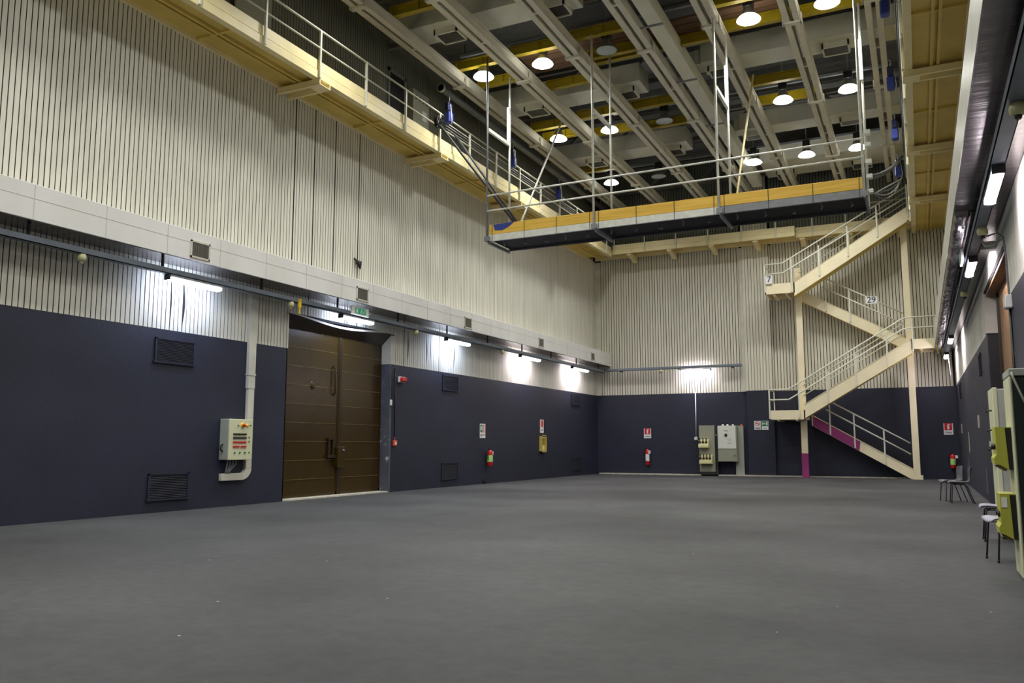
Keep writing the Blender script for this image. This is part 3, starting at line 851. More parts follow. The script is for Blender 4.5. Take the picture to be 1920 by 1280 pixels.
# ------------------------------------------------------------------ high bay lamps
def high_bay(label, x, y, lit):
    t = thing('high_bay_lamp', label, 'lamp', (x, y, 12.0), 'round high bay lamps')
    MB().lathe((x, y, 12.0), [(LAMP_R + 0.025, 0.0), (LAMP_R + 0.02, 0.015), (0.25, 0.07), (0.2, 0.11)], 28, cap=False).build('refractor_ring', REFLON if lit else REFL, t)
    MB().lathe((x, y, 12.0), [(0.205, 0.105), (0.16, 0.20), (0.12, 0.30), (0.10, 0.34)], 24, cap=False).build('reflector', REFL, t)
    MB().lathe((x, y, 12.012), [(LAMP_R, 0.0), (LAMP_R * 0.6, -0.012), (0.0005, -0.018)], 28, cap=False).build('lens', LENS if lit else LENSOFF, t)
    if lit:
        high_bay_light(x, y)
    h = MB().box(x - 0.12, x + 0.12, y - 0.10, y + 0.10, 12.34, 12.58, 0, 0.01)
    for k in range(5):
        h.box(x - 0.13, x + 0.13, y - 0.11, y + 0.11, 12.37 + 0.04 * k, 12.38 + 0.04 * k)
    h.build('gear_housing', BLACKM, t)
    MB().tube([(x, y, 12.58), (x, y, ZC)], 0.015, 6).build('hanger', GALVDK, t)
ROWS = ((20.65, ((-10.95, 1), (-9.06, 1), (-7.15, 0), (-3.35, 1), (-1.48, 1)), 'nearest'),
        (26.25, ((-10.92, 1), (-9.02, 1), (-7.10, 0), (-3.30, 1), (-1.39, 1)), 'middle'),
        (31.8, ((-10.89, 1), (-8.89, 0), (-5.16, 1), (-3.24, 1), (-1.49, 1)), 'farthest'))
for y, xs_, nm in ROWS:
    lits = [x for x, l in xs_ if l]
    for x, l in xs_:
        if l:
            lab = '%s lit round lamp from the brown door wall, in the %s lamp row' % (ORD[lits.index(x)], nm)
        else:
            lab = 'unlit round lamp in the %s lamp row' % nm
        high_bay(lab, x, y, l)

# ------------------------------------------------------------------ wall ducts with their grilles and trays
def side_grille(parent, x, sgn, y0, y1, z0, z1, dark=False, name='vent_grille'):
    m = MB(); f = 0.035; a, b = x, x + sgn * 0.018
    m.box(a, b, y0, y0 + f, z0, z1).box(a, b, y1 - f, y1, z0, z1).box(a, b, y0, y1, z0, z0 + f).box(a, b, y0, y1, z1 - f, z1)
    o = m.build(name, TRIMW, parent)
    s = MB().box(a, a + sgn * 0.003, y0 + f, y1 - f, z0 + f, z1 - f, 1)
    n = 16
    for i in range(n):
        yy = y0 + f + (y1 - y0 - 2 * f) * (i + 0.5) / n
        s.box(a + sgn * 0.003, a + sgn * 0.013, yy - 0.006, yy + 0.006, z0 + f, z1 - f, 0)
    s.build('grille_slats', [VENTD, BLACKM], o)
def wall_duct(label, xw, xf, sgn, y1):
    t = thing('wall_duct', label, 'duct', (xw, 20, 4.93), 'box ducts along the walls')
    MB().box(xf, xw, YN, y1, 4.93, 5.53, 0, 0.008).build('duct_body', DUCTP if sgn > 0 else DUCTM, t)
    return t
t = wall_duct('pale painted box duct along the wall above the brown double door', XL, -12.77, 1, YB - 0.0)
for y0, y1 in ((11.76, 12.26), (17.2, 17.7), (22.85, 23.33), (28.6, 29.07), (34.2, 34.65)):
    side_grille(t, -12.77, 1, y0, y1, 4.99, 5.34)
m = MB(); y = -5.0
while y < 36:
    m.box(-12.772, -12.766, y - 0.005, y + 0.005, 4.94, 5.52); y += 1.35
m.box(-12.772, -12.767, YN, YB, 5.283, 5.29)
m.build('duct_seam', mat('seam_grey', (196, 196, 192), 0.6, var=0.05), t)
MB().box(XL, -12.79, YN, YB, 4.922, 4.931).build('duct_underside', DUCTM, t)
t = wall_duct('metal box duct with crinkled foil underside along the wall above the chairs', XR, 0.66, -1, YB - 0.0)
MB().box(0.655, 0.662, YN, YB, 4.935, 5.53).build('duct_face', mat('satin_duct_face', (206, 206, 196), 0.35, metal=0.25, var=0.08, bump=0.2, bscale=2.0), t)
# crinkled foil lagging under the farther length of the duct
m = MB(); n = 150; vs = []; fs = []; k = 7
for i in range(n):
    yy = 14.5 + i * 0.14
    for j in range(k):
        u = j / (k - 1)
        dz = 0.0 if j in (0, k - 1) else 0.05 + random.uniform(-0.012, 0.012) + 0.012 * (i % 2)
        vs.append((0.67 + 0.25 * u, yy + random.uniform(-0.02, 0.02), 4.93 - dz * (0 if i == 0 else 1)))
for i in range(n - 1):
    for j in range(k - 1):
        fs.append((i * k + j, i * k + j + 1, (i + 1) * k + j + 1, (i + 1) * k + j))
m._add(vs, fs, 0, True)
m.build('foil_wrap', mat('crinkled_foil', (150, 144, 152), 0.25, metal=0.9, var=0.2, bump=0.6, bscale=9), t)

def tray(label, p0, p1, axis):
    t = thing('cable_tray', label, 'cable tray', ((p0[0] + p1[0]) / 2, (p0[1] + p1[1]) / 2, p0[2]), 'blue grey cable trays')
    x0, y0, z = p0; x1, y1, _ = p1
    if axis == 'y':
        MB().box(x0, x1, y0, y1, z, z + 0.015).box(x0, x0 + 0.012, y0, y1, z, z + 0.11).box(x1 - 0.012, x1, y0, y1, z, z + 0.11).build('channel', TRAYM, t)
        y = y0 + 1.0
        while y < y1:
            MB().box((x0 + x1) / 2 - 0.02, (x0 + x1) / 2 + 0.02, y - 0.02, y + 0.02, z + 0.015, 4.93).build('hanger', BLACKM, t); y += 2.72
        MB().tube([((x0 + x1) / 2 + 0.02, y0, z + 0.05), ((x0 + x1) / 2 + 0.02, y1, z + 0.05)], 0.035).build('cable', BLACKM, t)
    else:
        MB().box(x0, x1, y0, y1, z, z + 0.015).box(x0, x1, y0, y0 + 0.012, z, z + 0.11).box(x0, x1, y1 - 0.012, y1, z, z + 0.11).build('channel', TRAYM, t)
        for x in (x0 + 0.7, x0 + 3.4, x1 - 0.4):
            MB().box(x - 0.03, x + 0.03, y0, YB - 0.004, z - 0.03, z).build('bracket', BLACKM, t)
tray('blue grey cable tray under the pale duct above the brown double door', (-13.08, YN, 4.61), (-12.95, 36.5, 0), 'y')
tray('blue grey cable tray under the foil lined duct above the chairs', (0.93, YN, 4.66), (1.10, 36.5, 0), 'y')
tray('blue grey cable tray on the end wall above the control cabinets', (-12.9, 36.45, 4.67), (-6.76, 36.58, 0), 'x')

def fluorescent(label, x, y0, y1, z, m, axis='y'):
    t = thing('fluorescent_lamp', label, 'lamp', (x, y0, z) if axis == 'y' else (y0, x, z), 'fluorescent lamps under the cable trays')
    a, b = (y0, y1)
    def B(dx0, dx1, s0, s1, z0, z1, ch=0.0, mb=None):
        mb = mb or MB()
        if axis == 'y':
            return mb.box(x + dx0, x + dx1, s0, s1, z0, z1, 0, ch)
        return mb.box(s0, s1, x + dx0, x + dx1, z0, z1, 0, ch)
    B(-0.07, 0.07, a, b, z, z + 0.05, 0.01).build('lamp_housing', GALVDK, t)
    B(-0.06, 0.06, a + 0.02, b - 0.02, z - 0.075, z - 0.002, 0.022).build('diffuser', m, t)
    B(-0.072, 0.072, a - 0.02, a + 0.02, z - 0.06, z + 0.05).build('end_cap', BLACKM, t)
    B(-0.072, 0.072, b - 0.02, b + 0.02, z - 0.06, z + 0.05).build('end_cap', GALVDK, t)
WHERE = ('nearest the camera, before the white trunking', 'over the brown double door', 'just past the red alarm siren', 'between the extinguisher and yellow framed box', 'closest to the room corner')
for i, (a, b) in enumerate(((11.45, 12.82), (16.9, 18.25), (22.15, 23.6), (27.5, 29.2), (32.6, 34.4))):
    fluorescent('lit fluorescent lamp on the brown door side, ' + WHERE[i], -13.01, a, b, 4.555, TUBEC if i < 3 else TUBEP)
WHERE = ('first and largest of its row', 'second of its row, at the doorway', '', 'third of its row', 'last of its row, by the staircase')
for i, (a, b) in enumerate(((11.3, 12.75), (16.75, 18.2), (23.0, 24.4), (28.7, 30.1), (33.9, 35.3))):
    if i == 2:
        continue
    fluorescent('lit fluorescent lamp above the chairs, ' + WHERE[i], 1.02, a, b, 4.60, TUBEP)
fluorescent('lit fluorescent lamp on the end wall above the control cabinets', 36.52, -9.40, -8.10, 4.60, TUBEP, 'x')

# small cream detectors hanging under the trays
DET = ((-13.0, 9.58, 'before the first fluorescent lamp on the door wall'), (-13.0, 15.0, 'at the near edge of the brown double door'), (-13.0, 20.4, 'beside the far edge of the brown double door'),
       (-13.0, 26.0, 'between the third and fourth door wall lamps'), (1.04, 9.3, 'nearest on the foil duct side'), (1.04, 14.6, 'by the looped cable on the foil duct side'), (1.04, 20.6, 'farthest on the foil duct side'))
for x, y, wh in DET:
    t = thing('smoke_detector', 'small cream detector under the cable tray, ' + wh, 'detector', (x, y, 4.5), 'cream detectors under the trays')
    zt = 4.61 if x < 0 else 4.66
    MB().lathe((x, y, zt - 0.13), [(0.04, 0.0), (0.075, 0.02), (0.08, 0.07), (0.065, 0.13)], 16).build('body', DETECT, t)
    MB().lathe((x, y, zt - 0.17), [(0.025, 0), (0.035, 0.02), (0.035, 0.045)], 12).build('sensor', BLACKM if x > 0 else DETECT, t)
t = thing('smoke_detector', 'small cream detector on the end wall tray beside the lit lamp', 'detector', (-10.3, 36.5, 4.55), 'cream detectors under the trays')
MB().lathe((-10.3, 36.5, 4.54), [(0.04, 0.0), (0.075, 0.02), (0.08, 0.07), (0.065, 0.13)], 16).build('body', DETECT, t)
MB().lathe((-10.3, 36.5, 4.50), [(0.025, 0), (0.035, 0.02), (0.035, 0.045)], 12).build('sensor', DETECT, t)

# lit exit sign over the big door
t = thing('exit_sign', 'green running man exit sign over the brown double door', 'sign', (-12.95, 17.6, 4.6))
MB().box(-12.942, -12.885, 17.18, 17.92, 4.63, 4.85, 0, 0.01).build('sign_case', WHITEP, t)
MB().box(-12.885, -12.881, 17.32, 17.78, 4.67, 4.82).build('sign_face', EXITG, t)
m = MB().box(-12.880, -12.877, 17.36, 17.43, 4.69, 4.80)
m.lathe((-12.880, 17.60, 4.79), [(0.016, 0), (0.016, 0.003)], 10, axis='x')
m.bar((-12.878, 17.59, 4.775), (-12.878, 17.57, 4.735), 0.03, 0.004, 0, (1, 0, 0)).bar((-12.878, 17.57, 4.735), (-12.878, 17.53, 4.69), 0.018, 0.004, 0, (1, 0, 0)).bar((-12.878, 17.575, 4.735), (-12.878, 17.615, 4.70), 0.018, 0.004, 0, (1, 0, 0))
m.bar((-12.878, 17.70, 4.745), (-12.878, 17.66, 4.70), 0.02, 0.004, 0, (1, 0, 0)).bar((-12.878, 17.70, 4.745), (-12.878, 17.74, 4.79), 0.02, 0.004, 0, (1, 0, 0))
m.build('pictogram', WHITEP, t)

t = thing('exit_sign', 'green exit sign seen edge on under the foil lined duct by the second lamp', 'sign', (0.86, 17.3, 4.6))
MB().box(0.84, 0.89, 17.0, 17.6, 4.64, 4.86, 0, 0.01).build('sign_case', WHITEP, t)
MB().box(0.836, 0.84, 17.06, 17.54, 4.68, 4.82).build('sign_face', EXITG, t)
MB().box(0.832, 0.836, 17.12, 17.20, 4.70, 4.80).box(0.832, 0.836, 17.28, 17.34, 4.70, 4.80).build('pictogram', WHITEP, t)

# ------------------------------------------------------------------ louvred vents low and high on the walls
VX = MB
def wall_vent(label, xw, sgn, y0, y1, z0, z1):
    t = thing('wall_vent', label, 'vent', (xw, (y0 + y1) / 2, z0), 'dark louvred wall vents')
    f = 0.04
    m = MB().box(xw, xw + sgn * 0.03, y0, y0 + f, z0, z1).box(xw, xw + sgn * 0.03, y1 - f, y1, z0, z1).box(xw, xw + sgn * 0.045, y0 - 0.03, y1 + 0.01, z0 - 0.01, z0 + f * 0.6).box(xw, xw + sgn * 0.03, y0, y1, z1 - f * 0.7, z1)
    m.build('vent_frame', DADO, t)
    s = MB().box(xw, xw + sgn * 0.002, y0 + f, y1 - f, z0 + 0.02, z1 - 0.03, 1)
    n = 14
    for i in range(n):
        z = z0 + 0.03 + (z1 - z0 - 0.06) * (i + 0.5) / n
        s.bar((xw + sgn * 0.014, y0 + f, z), (xw + sgn * 0.014, y1 - f, z), 0.022, 0.007, 0, (sgn * 0.5, 0, 0.9))
    s.build('louvre_slats', [mat('louvre_paint', (58, 60, 72), 0.5, var=0.1), BLACKM], t)
for y0, y1, wh in ((11.62, 12.63, 'left of the cream control panel'), (22.70, 23.71, 'right of the brown double door'), (33.55, 34.6, 'closest to the room corner')):
    wall_vent('upper dark louvred vent ' + wh, XL, 1, y0, y1, 2.93 if y0 < 20 else 3.03, 3.42 if y0 < 20 else 3.51)
    wall_vent('lower dark louvred vent ' + wh, XL, 1, y0, y1, 0.24, 0.755)
wall_vent('dark louvred vent on the chair side wall, the nearer one', XR, -1, 21.95, 22.5, 2.93, 3.42)
wall_vent('dark louvred vent on the chair side wall, near the staircase', XR, -1, 32.6, 33.6, 2.95, 3.45)

# ------------------------------------------------------------------ control panel and trunking on the long wall
CP = thing('control_cabinet', 'cream control panel with toggle rows and emergency button left of the brown door', 'control panel', (XL, 13.78, 0.99))
px = -13.19
MB().box(XL, px - 0.03, 13.43, 14.13, 0.99, 1.86, 0, 0.008).build('enclosure', CABLG, CP)
fd = MB().box(px - 0.028, px, 13.43, 14.13, 0.99, 1.86, 0, 0.006).build('panel_door', PANELC, CP)
def knob(y, z, r, m, h=0.03, par=CP, nm='button'):
    return MB().lathe((px, y, z), [(r, 0), (r, h * 0.6), (r * 0.8, h), (0.001, h * 1.05)], 14, axis='x').build(nm, m, par)
knob(13.68, 1.725, 0.016, GREENP); k = knob(13.81, 1.73, 0.055, YELP, 0.018, CP, 'emergency_stop')
MB().lathe((px + 0.018, 13.81, 1.73), [(0.022, 0), (0.022, 0.02), (0.038, 0.03), (0.038, 0.045), (0.001, 0.05)], 14, axis='x').build('button_head', RED, k)
knob(13.94, 1.73, 0.034, YELP, 0.03, CP, 'key_switch'); knob(14.045, 1.73, 0.012, BLACKP)
for y, m_ in ((13.60, GREENP), (13.75, GREENP), (13.90, GREENP), (14.03, BLACKP)):
    knob(y, 1.145, 0.018 if m_ is GREENP else 0.012, m_)
tg = {}
for r, z in enumerate((1.54, 1.46, 1.37, 1.275)):
    m = MB()
    for i in range(14):
        y = 13.555 + i * 0.0285
        if r == 3 and i == 7:
            continue
        m.box(px, px + 0.02, y - 0.009, y + 0.009, z - 0.014, z + 0.014)
        m.box(px, px + 0.005, y - 0.005, y + 0.005, z - 0.05, z - 0.018, 1)
    m.build('toggle_row', [BLACKP if r < 2 else RED, GREYPR if r < 2 else PINKP], CP)
m = MB()
for y, z in ((14.02, 1.47), (14.02, 1.38)):
    m.lathe((px, y, z), [(0.013, 0), (0.013, 0.02), (0.001, 0.022)], 10, axis='x')
m.build('small_switch', BLACKP, CP)
MB().tube([(-13.36, 13.43, 1.32), (-13.36, 13.37, 1.30), (-13.36, 13.37, 1.20), (-13.36, 13.43, 1.18)], 0.016, 8).build('handle', BLACKP, CP)
cb = MB()
for i, (a, b) in enumerate(((13.52, 13.56), (13.60, 13.60), (13.68, 13.64), (13.77, 13.67))):
    cb.tube([(-13.3, a, 0.99), (-13.31, a + 0.01, 0.9), (-13.37, b, 0.76), (-13.38, b, 0.70)], 0.014, 8)
cb.build('cable', GREYPR, CP)

TR = thing('wall_trunking', 'white cable trunking running down the wall behind the cream control panel', 'trunking', (XL, 14.24, 0.55))
MB().box(XL, XL + 0.09, 14.13, 14.34, 2.55, 4.58, 0, 0.006).box(XL, XL + 0.10, 14.12, 14.345, 2.85, 2.88).build('upper_length', TRIMW, TR)
MB().box(XL, XL + 0.085, 14.15, 14.33, 0.80, 2.55, 0, 0.006).build('lower_length', TRIMW, TR)
arc = [(14.33 - 0.30 + 0.30 * math.cos(a), 0.80 - 0.25 * math.sin(a)) for a in [PI / 2 * k / 6 for k in range(7)]]
inner = [(14.15 - 0.12 + 0.12 * math.cos(a), 0.80 - 0.10 * math.sin(a)) for a in [PI / 2 * k / 6 for k in range(6, -1, -1)]]
MB().prism(arc + inner, 'x', XL, XL + 0.085).build('elbow', TRIMW, TR)
MB().box(XL, XL + 0.085, 13.45, 14.04, 0.55, 0.70, 0, 0.005).build('foot_length', TRIMW, TR)
arc = [(14.34 + 0.1 - 0.31 * math.cos(a), 4.58 + 0.26 * math.sin(a)) for a in [PI / 2 * k / 6 for k in range(7)]]
inner = [(14.34 + 0.1 - 0.1 * math.cos(a), 4.58 + 0.06 * math.sin(a)) for a in [PI / 2 * k / 6 for k in range(6, -1, -1)]]
MB().prism(arc + inner, 'x', XL, XL + 0.09).build('elbow', TRIMW, TR)

# ------------------------------------------------------------------ fire points
def extinguisher(label, loc, nrm, h, r, lime):
    """nrm: unit vector out of the wall"""
    x, y, z = loc; nx, ny = nrm; tx, ty = -ny, nx
    t = thing('fire_extinguisher', label, 'fire extinguisher', loc)
    cx, cy = x + nx * (r + 0.03), y + ny * (r + 0.03)
    MB().lathe((cx, cy, z), [(r * 0.9, 0), (r, 0.02), (r, h * 0.74), (r * 0.85, h * 0.80), (r * 0.4, h * 0.86), (r * 0.3, h * 0.88)], 20).build('cylinder', RED, t)
    MB().lathe((cx, cy, z), [(r + 0.002, h * 0.22), (r + 0.003, h * 0.23), (r + 0.003, h * 0.58), (r + 0.002, h * 0.59)], 20, cap=False).build('label_band', LIMEL if lime else WHITEP, t)
    MB().tube([(cx, cy, z + h * 0.87), (cx, cy, z + h * 0.93)], 0.025, 10).bar((cx + tx * 0.02, cy + ty * 0.02, z + h * 0.92), (cx - tx * 0.13, cy - ty * 0.13, z + h * 0.99), 0.025, 0.015).bar((cx, cy, z + h * 0.92), (cx - tx * 0.12, cy - ty * 0.12, z + h * 0.92), 0.02, 0.012).build('valve_handle', BLACKP, t)
    hs = [(cx - tx * 0.02, cy - ty * 0.02, z + h * 0.9), (cx - tx * (r + 0.03), cy - ty * (r + 0.03), z + h * 0.88), (cx - tx * (r + 0.05), cy - ty * (r + 0.05), z + h * 0.7), (cx - tx * (r + 0.035), cy - ty * (r + 0.035), z + h * 0.35)]
    MB().tube(hs, [0.012, 0.012, 0.012, 0.016], 8).build('hose', BLACKP, t)
    d = r + 0.005
    MB().bar((cx + tx * (r + 0.02) + nx * 0.05, cy + ty * (r + 0.02) + ny * 0.05, z + h * 0.62), (cx + tx * (r + 0.02) + nx * 0.05, cy + ty * (r + 0.02) + ny * 0.05, z + h * 0.80), 0.006 if abs(ty) < 0.5 else 0.10, 0.10 if abs(ty) < 0.5 else 0.006).build('inspection_tag', WHITEP, t)
    MB().box(min(x, x + nx * 0.03) - abs(tx) * 0.05, max(x, x + nx * 0.03) + abs(tx) * 0.05, min(y, y + ny * 0.03) - abs(ty) * 0.05, max(y, y + ny * 0.03) + abs(ty) * 0.05, z + h * 0.5, z + h * 0.62).build('wall_bracket', BLACKP, t)
extinguisher('red fire extinguisher with lime label on the wall beyond the brown door', (XL, 25.72, 0.60), (1, 0), 0.62, 0.10, True)
extinguisher('slim red fire extinguisher with white label on the end wall', (-11.07, YB, 0.43), (0, -1), 0.80, 0.085, False)
extinguisher('red fire extinguisher with lime label in the corner behind the chairs', (1.09, YB, 0.42), (0, -1), 0.62, 0.10, True)

def sign(label, loc, nrm, w, h, draw):
    """flat safety sign; draw(P) adds prints given P(u, v, du, dv, material, name)"""
    x, y, z = loc; nx, ny = nrm
    t = thing('safety_sign', label, 'sign', loc, 'safety signs on the walls')
    tx, ty = -ny, nx
    def P(u, v, du, dv, m, nm='print', lift=0.006, th=0.002):
        a = (x + tx * (u - du / 2), x + tx * (u + du / 2)); b = (y + ty * (u - du / 2), y + ty * (u + du / 2))
        x0, x1 = min(a) + min(nx * lift, nx * (lift + th)), max(a) + max(nx * lift, nx * (lift + th))
        y0, y1 = min(b) + min(ny * lift, ny * (lift + th)), max(b) + max(ny * lift, ny * (lift + th))
        return MB().box(x0, x1, y0, y1, z + v - dv / 2, z + v + dv / 2).build(nm, m, t)
    P(0, 0, w, h, WHITEP, 'board', 0.0, 0.006)
    draw(P, t, (tx, ty), (x, y, z), (nx, ny))
def d_ext(P, t, T, C, N):
    P(0, 0.09, 0.26, 0.27, RED, 'red_field'); P(0, 0.07, 0.07, 0.17, WHITEP, 'pictogram', 0.008); P(0.03, 0.18, 0.09, 0.03, WHITEP, 'pictogram', 0.008); P(0, -0.14, 0.22, 0.05, GREYPR, 'caption')
def d_double(P, t, T, C, N):
    P(-0.10, 0.08, 0.15, 0.26, GREENP, 'green_field'); P(-0.10, 0.09, 0.07, 0.13, WHITEP, 'pictogram', 0.008)
    P(0.09, 0.08, 0.16, 0.26, PINKP, 'red_field'); P(0.09, 0.07, 0.06, 0.18, WHITEP, 'pictogram', 0.008); P(0.05, 0.08, 0.02, 0.2, RED, 'pictogram', 0.009)
    P(-0.10, -0.15, 0.14, 0.08, GREYPR, 'caption'); P(0.09, -0.14, 0.15, 0.05, PINKP, 'caption')
def d_hyd(P, t, T, C, N):
    P(0, 0.10, 0.26, 0.28, PINKP, 'red_field'); P(0.02, 0.10, 0.09, 0.18, RED, 'pictogram', 0.008); P(0, -0.15, 0.22, 0.05, GREYPR, 'caption')
def d_nosmoke(P, t, T, C, N):
    x, y, z = C
    MB().lathe((x, y - 0.007, z + 0.08), [(0.10, 0), (0.10, -0.002), (0.075, -0.002), (0.075, 0)], 24, axis='y', cap=False).bar((x - 0.06, y - 0.009, z + 0.14), (x + 0.06, y - 0.009, z + 0.02), 0.02, 0.002, 0, (0, 1, 0)).build('prohibition_ring', RED, t)
    P(0.0, 0.08, 0.11, 0.025, BLACKP, 'pictogram', 0.006, 0.001); P(0, -0.13, 0.2, 0.09, GREYPR, 'caption')
def d_exit(P, t, T, C, N):
    P(0, 0.07, 0.24, 0.22, GREENP, 'green_field'); P(-0.05, 0.07, 0.09, 0.05, WHITEP, 'pictogram', 0.008); P(0.07, 0.07, 0.06, 0.14, WHITEP, 'pictogram', 0.008)
    P(-0.09, 0.07, 0.03, 0.09, WHITEP, 'pictogram', 0.008); P(0, -0.14, 0.16, 0.03, GREYPR, 'caption')
sign('green and red double safety sign above the extinguisher with lime label', (XL, 25.42, 1.79), (1, 0), 0.40, 0.48, d_double)
sign('narrow red and white fire sign above the yellow framed box', (XL, 30.43, 2.05), (1, 0), 0.34, 0.52, d_hyd)
sign('red extinguisher sign above the slim extinguisher on the end wall', (-11.08, YB, 1.84), (0, -1), 0.33, 0.44, d_ext)
sign('red ringed no smoking sign on the pier', (-6.20, YB - 0.16, 2.14), (0, -1), 0.27, 0.38, d_nosmoke)
sign('green emergency exit sign on the pier', (-5.89, YB - 0.16, 2.14), (0, -1), 0.27, 0.38, d_exit)
sign('red extinguisher sign in the corner behind the chairs', (1.0, YB, 1.93), (0, -1), 0.33, 0.44, d_ext)

t = thing('hydrant_box', 'narrow yellow framed box with yellowed glass on the dark wall', 'hose box', (XL, 30.43, 1.05))
MB().box(XL, XL + 0.10, 30.18, 30.68, 1.03, 1.07).box(XL, XL + 0.10, 30.18, 30.68, 1.67, 1.71).box(XL, XL + 0.10, 30.18, 30.25, 1.03, 1.71).box(XL, XL + 0.10, 30.61, 30.68, 1.03, 1.71).build('frame', mat('dull_brass_frame', (190, 170, 90), 0.5, var=0.15), t)
MB().box(XL, XL + 0.07, 30.25, 30.61, 1.07, 1.67).build('glass_front', YELCAB, t)
MB().box(XL + 0.07, XL + 0.075, 30.29, 30.57, 1.58, 1.62).box(XL + 0.07, XL + 0.075, 30.33, 30.52, 1.1, 1.3).build('label', SOCK, t)

t = thing('alarm_siren', 'red alarm siren high on the wall right of the brown door', 'alarm', (XL, 20.33, 3.13))
MB().box(XL, XL + 0.06, 20.18, 20.48, 3.10, 3.27, 0, 0.01).build('base', WHITEP, t)
MB().box(XL + 0.06, XL + 0.16, 20.2, 20.46, 3.115, 3.255, 0, 0.03).build('red_lens', REDL, t)
t = thing('alarm_button', 'small orange alarm call point beside the brown door edge', 'alarm', (XL, 20.03, 1.3))
MB().box(XL, XL + 0.06, 19.97, 20.13, 1.28, 1.44, 0, 0.012).build('case', ORANGE, t)
MB().box(XL + 0.06, XL + 0.065, 20.01, 20.09, 1.32, 1.40).build('button_plate', WHITEP, t)
MB().tube([(XL + 0.02, 20.05, 1.44), (XL + 0.02, 20.05, 1.52)], 0.012, 8).build('cable_gland', ORANGE, t)
t = thing('switch_box', 'small white switch box with cord on the brown door jamb', 'switch', (XL, 19.83, 2.45))
MB().box(XL, XL + 0.05, 19.79, 19.86, 2.42, 2.58, 0, 0.008).build('case', WHITEP, t)
MB().tube([(XL + 0.03, 19.84, 2.58), (XL + 0.03, 19.86, 3.2), (XL + 0.02, 19.85, 3.55)], 0.008, 6).build('cord', BLACKP, t)
t = thing('power_cable', 'thin black cable down the wall to the orange call point', 'cable', (XL, 20.05, 1.5))
MB().tube([(XL + 0.012, 20.05, 1.52), (XL + 0.012, 20.04, 3.5)], 0.011, 6).build('cable', BLACKP, t)
t = thing('pull_cord_tag', 'yellow tag hanging from the tray before the brown door', 'tag', (-12.95, 15.24, 4.4))
MB().box(-12.95, -12.93, 15.19, 15.30, 4.50, 4.72, 0, 0.004).box(-12.95, -12.935, 15.22, 15.27, 4.36, 4.5).build('tag', YELP, t)
t = thing('socket_outlet', 'small floor level socket on the dark wall below the extinguisher', 'socket', (XL, 25.6, 0.02))
MB().box(XL, XL + 0.05, 25.45, 25.6, 0.03, 0.13, 0, 0.006).box(XL, XL + 0.03, 25.62, 25.66, 0.02, 0.16).build('case', BLACKP, t)

# ------------------------------------------------------------------ cabinets on the end wall
def socket_bank(parent, x0, x1, z0, z1, yf, n):
    """angled bank of industrial sockets seen from the front"""
    o = MB().prism([(yf, z1), (yf - 0.16, z1 - 0.03), (yf - 0.20, z0 + 0.15), (yf - 0.26, z0 + 0.12), (yf - 0.26, z0 + 0.02), (yf - 0.15, z0), (yf, z0)], 'x', x0, x1).build('socket_bank', SOCK, parent)
    w = (x1 - x0) / n
    for i in range(n):
        cx = x0 + w * (i + 0.5) - 0.02
        MB().lathe((cx, yf - 0.185, z0 + 0.25), [(0.05, 0), (0.05, -0.05), (0.03, -0.06), (0.001, -0.06)], 12, axis='y').box(cx - 0.018, cx + 0.018, yf - 0.21, yf - 0.16, z0 + 0.30, z0 + 0.42).build('socket', BLACKP, o)
    return o
t = thing('electrical_cabinet', 'tall grey cabinet with two rows of sockets on the end wall', 'cabinet', (-8.32, YB, 0))
MB().box(-8.66, -7.99, YB - 0.38, YB - 0.30, 0.17, 2.15, 0, 0.008).build('front_panel', CABG, t)
MB().box(-8.64, -7.88, YB - 0.30, YB - 0.02, 0.0, 2.12).build('carcass', DARKSTEEL, t)
MB().box(-8.62, -8.02, YB - 0.36, YB - 0.30, 0.05, 0.17).build('plinth', DARKSTEEL, t)
socket_bank(t, -8.64, -8.22, 1.19, 1.55, YB - 0.38, 3)
socket_bank(t, -8.62, -8.08, 0.50, 0.90, YB - 0.38, 4)
m = MB()
for x in (-8.6, -8.05):
    m.box(x - 0.03, x + 0.03, YB - 0.36, YB - 0.3, 2.15, 2.2)
m.build('lifting_lug', DARKSTEEL, t)
MB().box(-7.97, -7.90, YB - 0.33, YB - 0.3, 1.72, 1.75).build('latch', GALV, t)
t = thing('electrical_cabinet', 'white and grey switch cabinet hung on a grey back plate beside the pier', 'cabinet', (-7.4, YB, 0))
MB().prism([(-7.85, 0.62), (-7.15, 0.62), (-7.15, 0.0), (-6.80, 0.0), (-6.80, 2.14), (-7.85, 2.14)], 'y', YB - 0.2, YB - 0.12).build('back_plate', CABLG, t)
MB().box(-7.83, -7.02, YB - 0.50, YB - 0.2, 0.60, 2.13, 0, 0.008).build('enclosure', CABG, t)
dr = MB().box(-7.82, -7.06, YB - 0.535, YB - 0.50, 1.15, 2.13, 0, 0.008).build('upper_door', PANELW, t)
MB().box(-7.52, -7.42, YB - 0.56, YB - 0.535, 1.68, 1.79).build('rotary_switch', BLACKP, dr)
m = MB()
for i in range(4):
    m.box(-7.545 + i * 0.045, -7.515 + i * 0.045, YB - 0.538, YB - 0.535, 1.90, 1.935)
m.build('name_plate', BLACKP, dr)
m = MB()
for i, z in enumerate((1.55, 1.49, 1.43, 1.37)):
    m.box(-7.45 + 0.04 * (i % 2), -7.25, YB - 0.537, YB - 0.535, z, z + 0.015)
m.build('notice_print', GREYPR, dr)
ld_ = MB().box(-7.82, -7.06, YB - 0.53, YB - 0.50, 0.62, 1.13, 0, 0.008).build('lower_door', CABG, t)
MB().lathe((-7.13, YB - 0.53, 0.87), [(0.025, 0), (0.025, -0.03), (0.001, -0.032)], 10, axis='y').build('lock_knob', BLACKP, ld_)
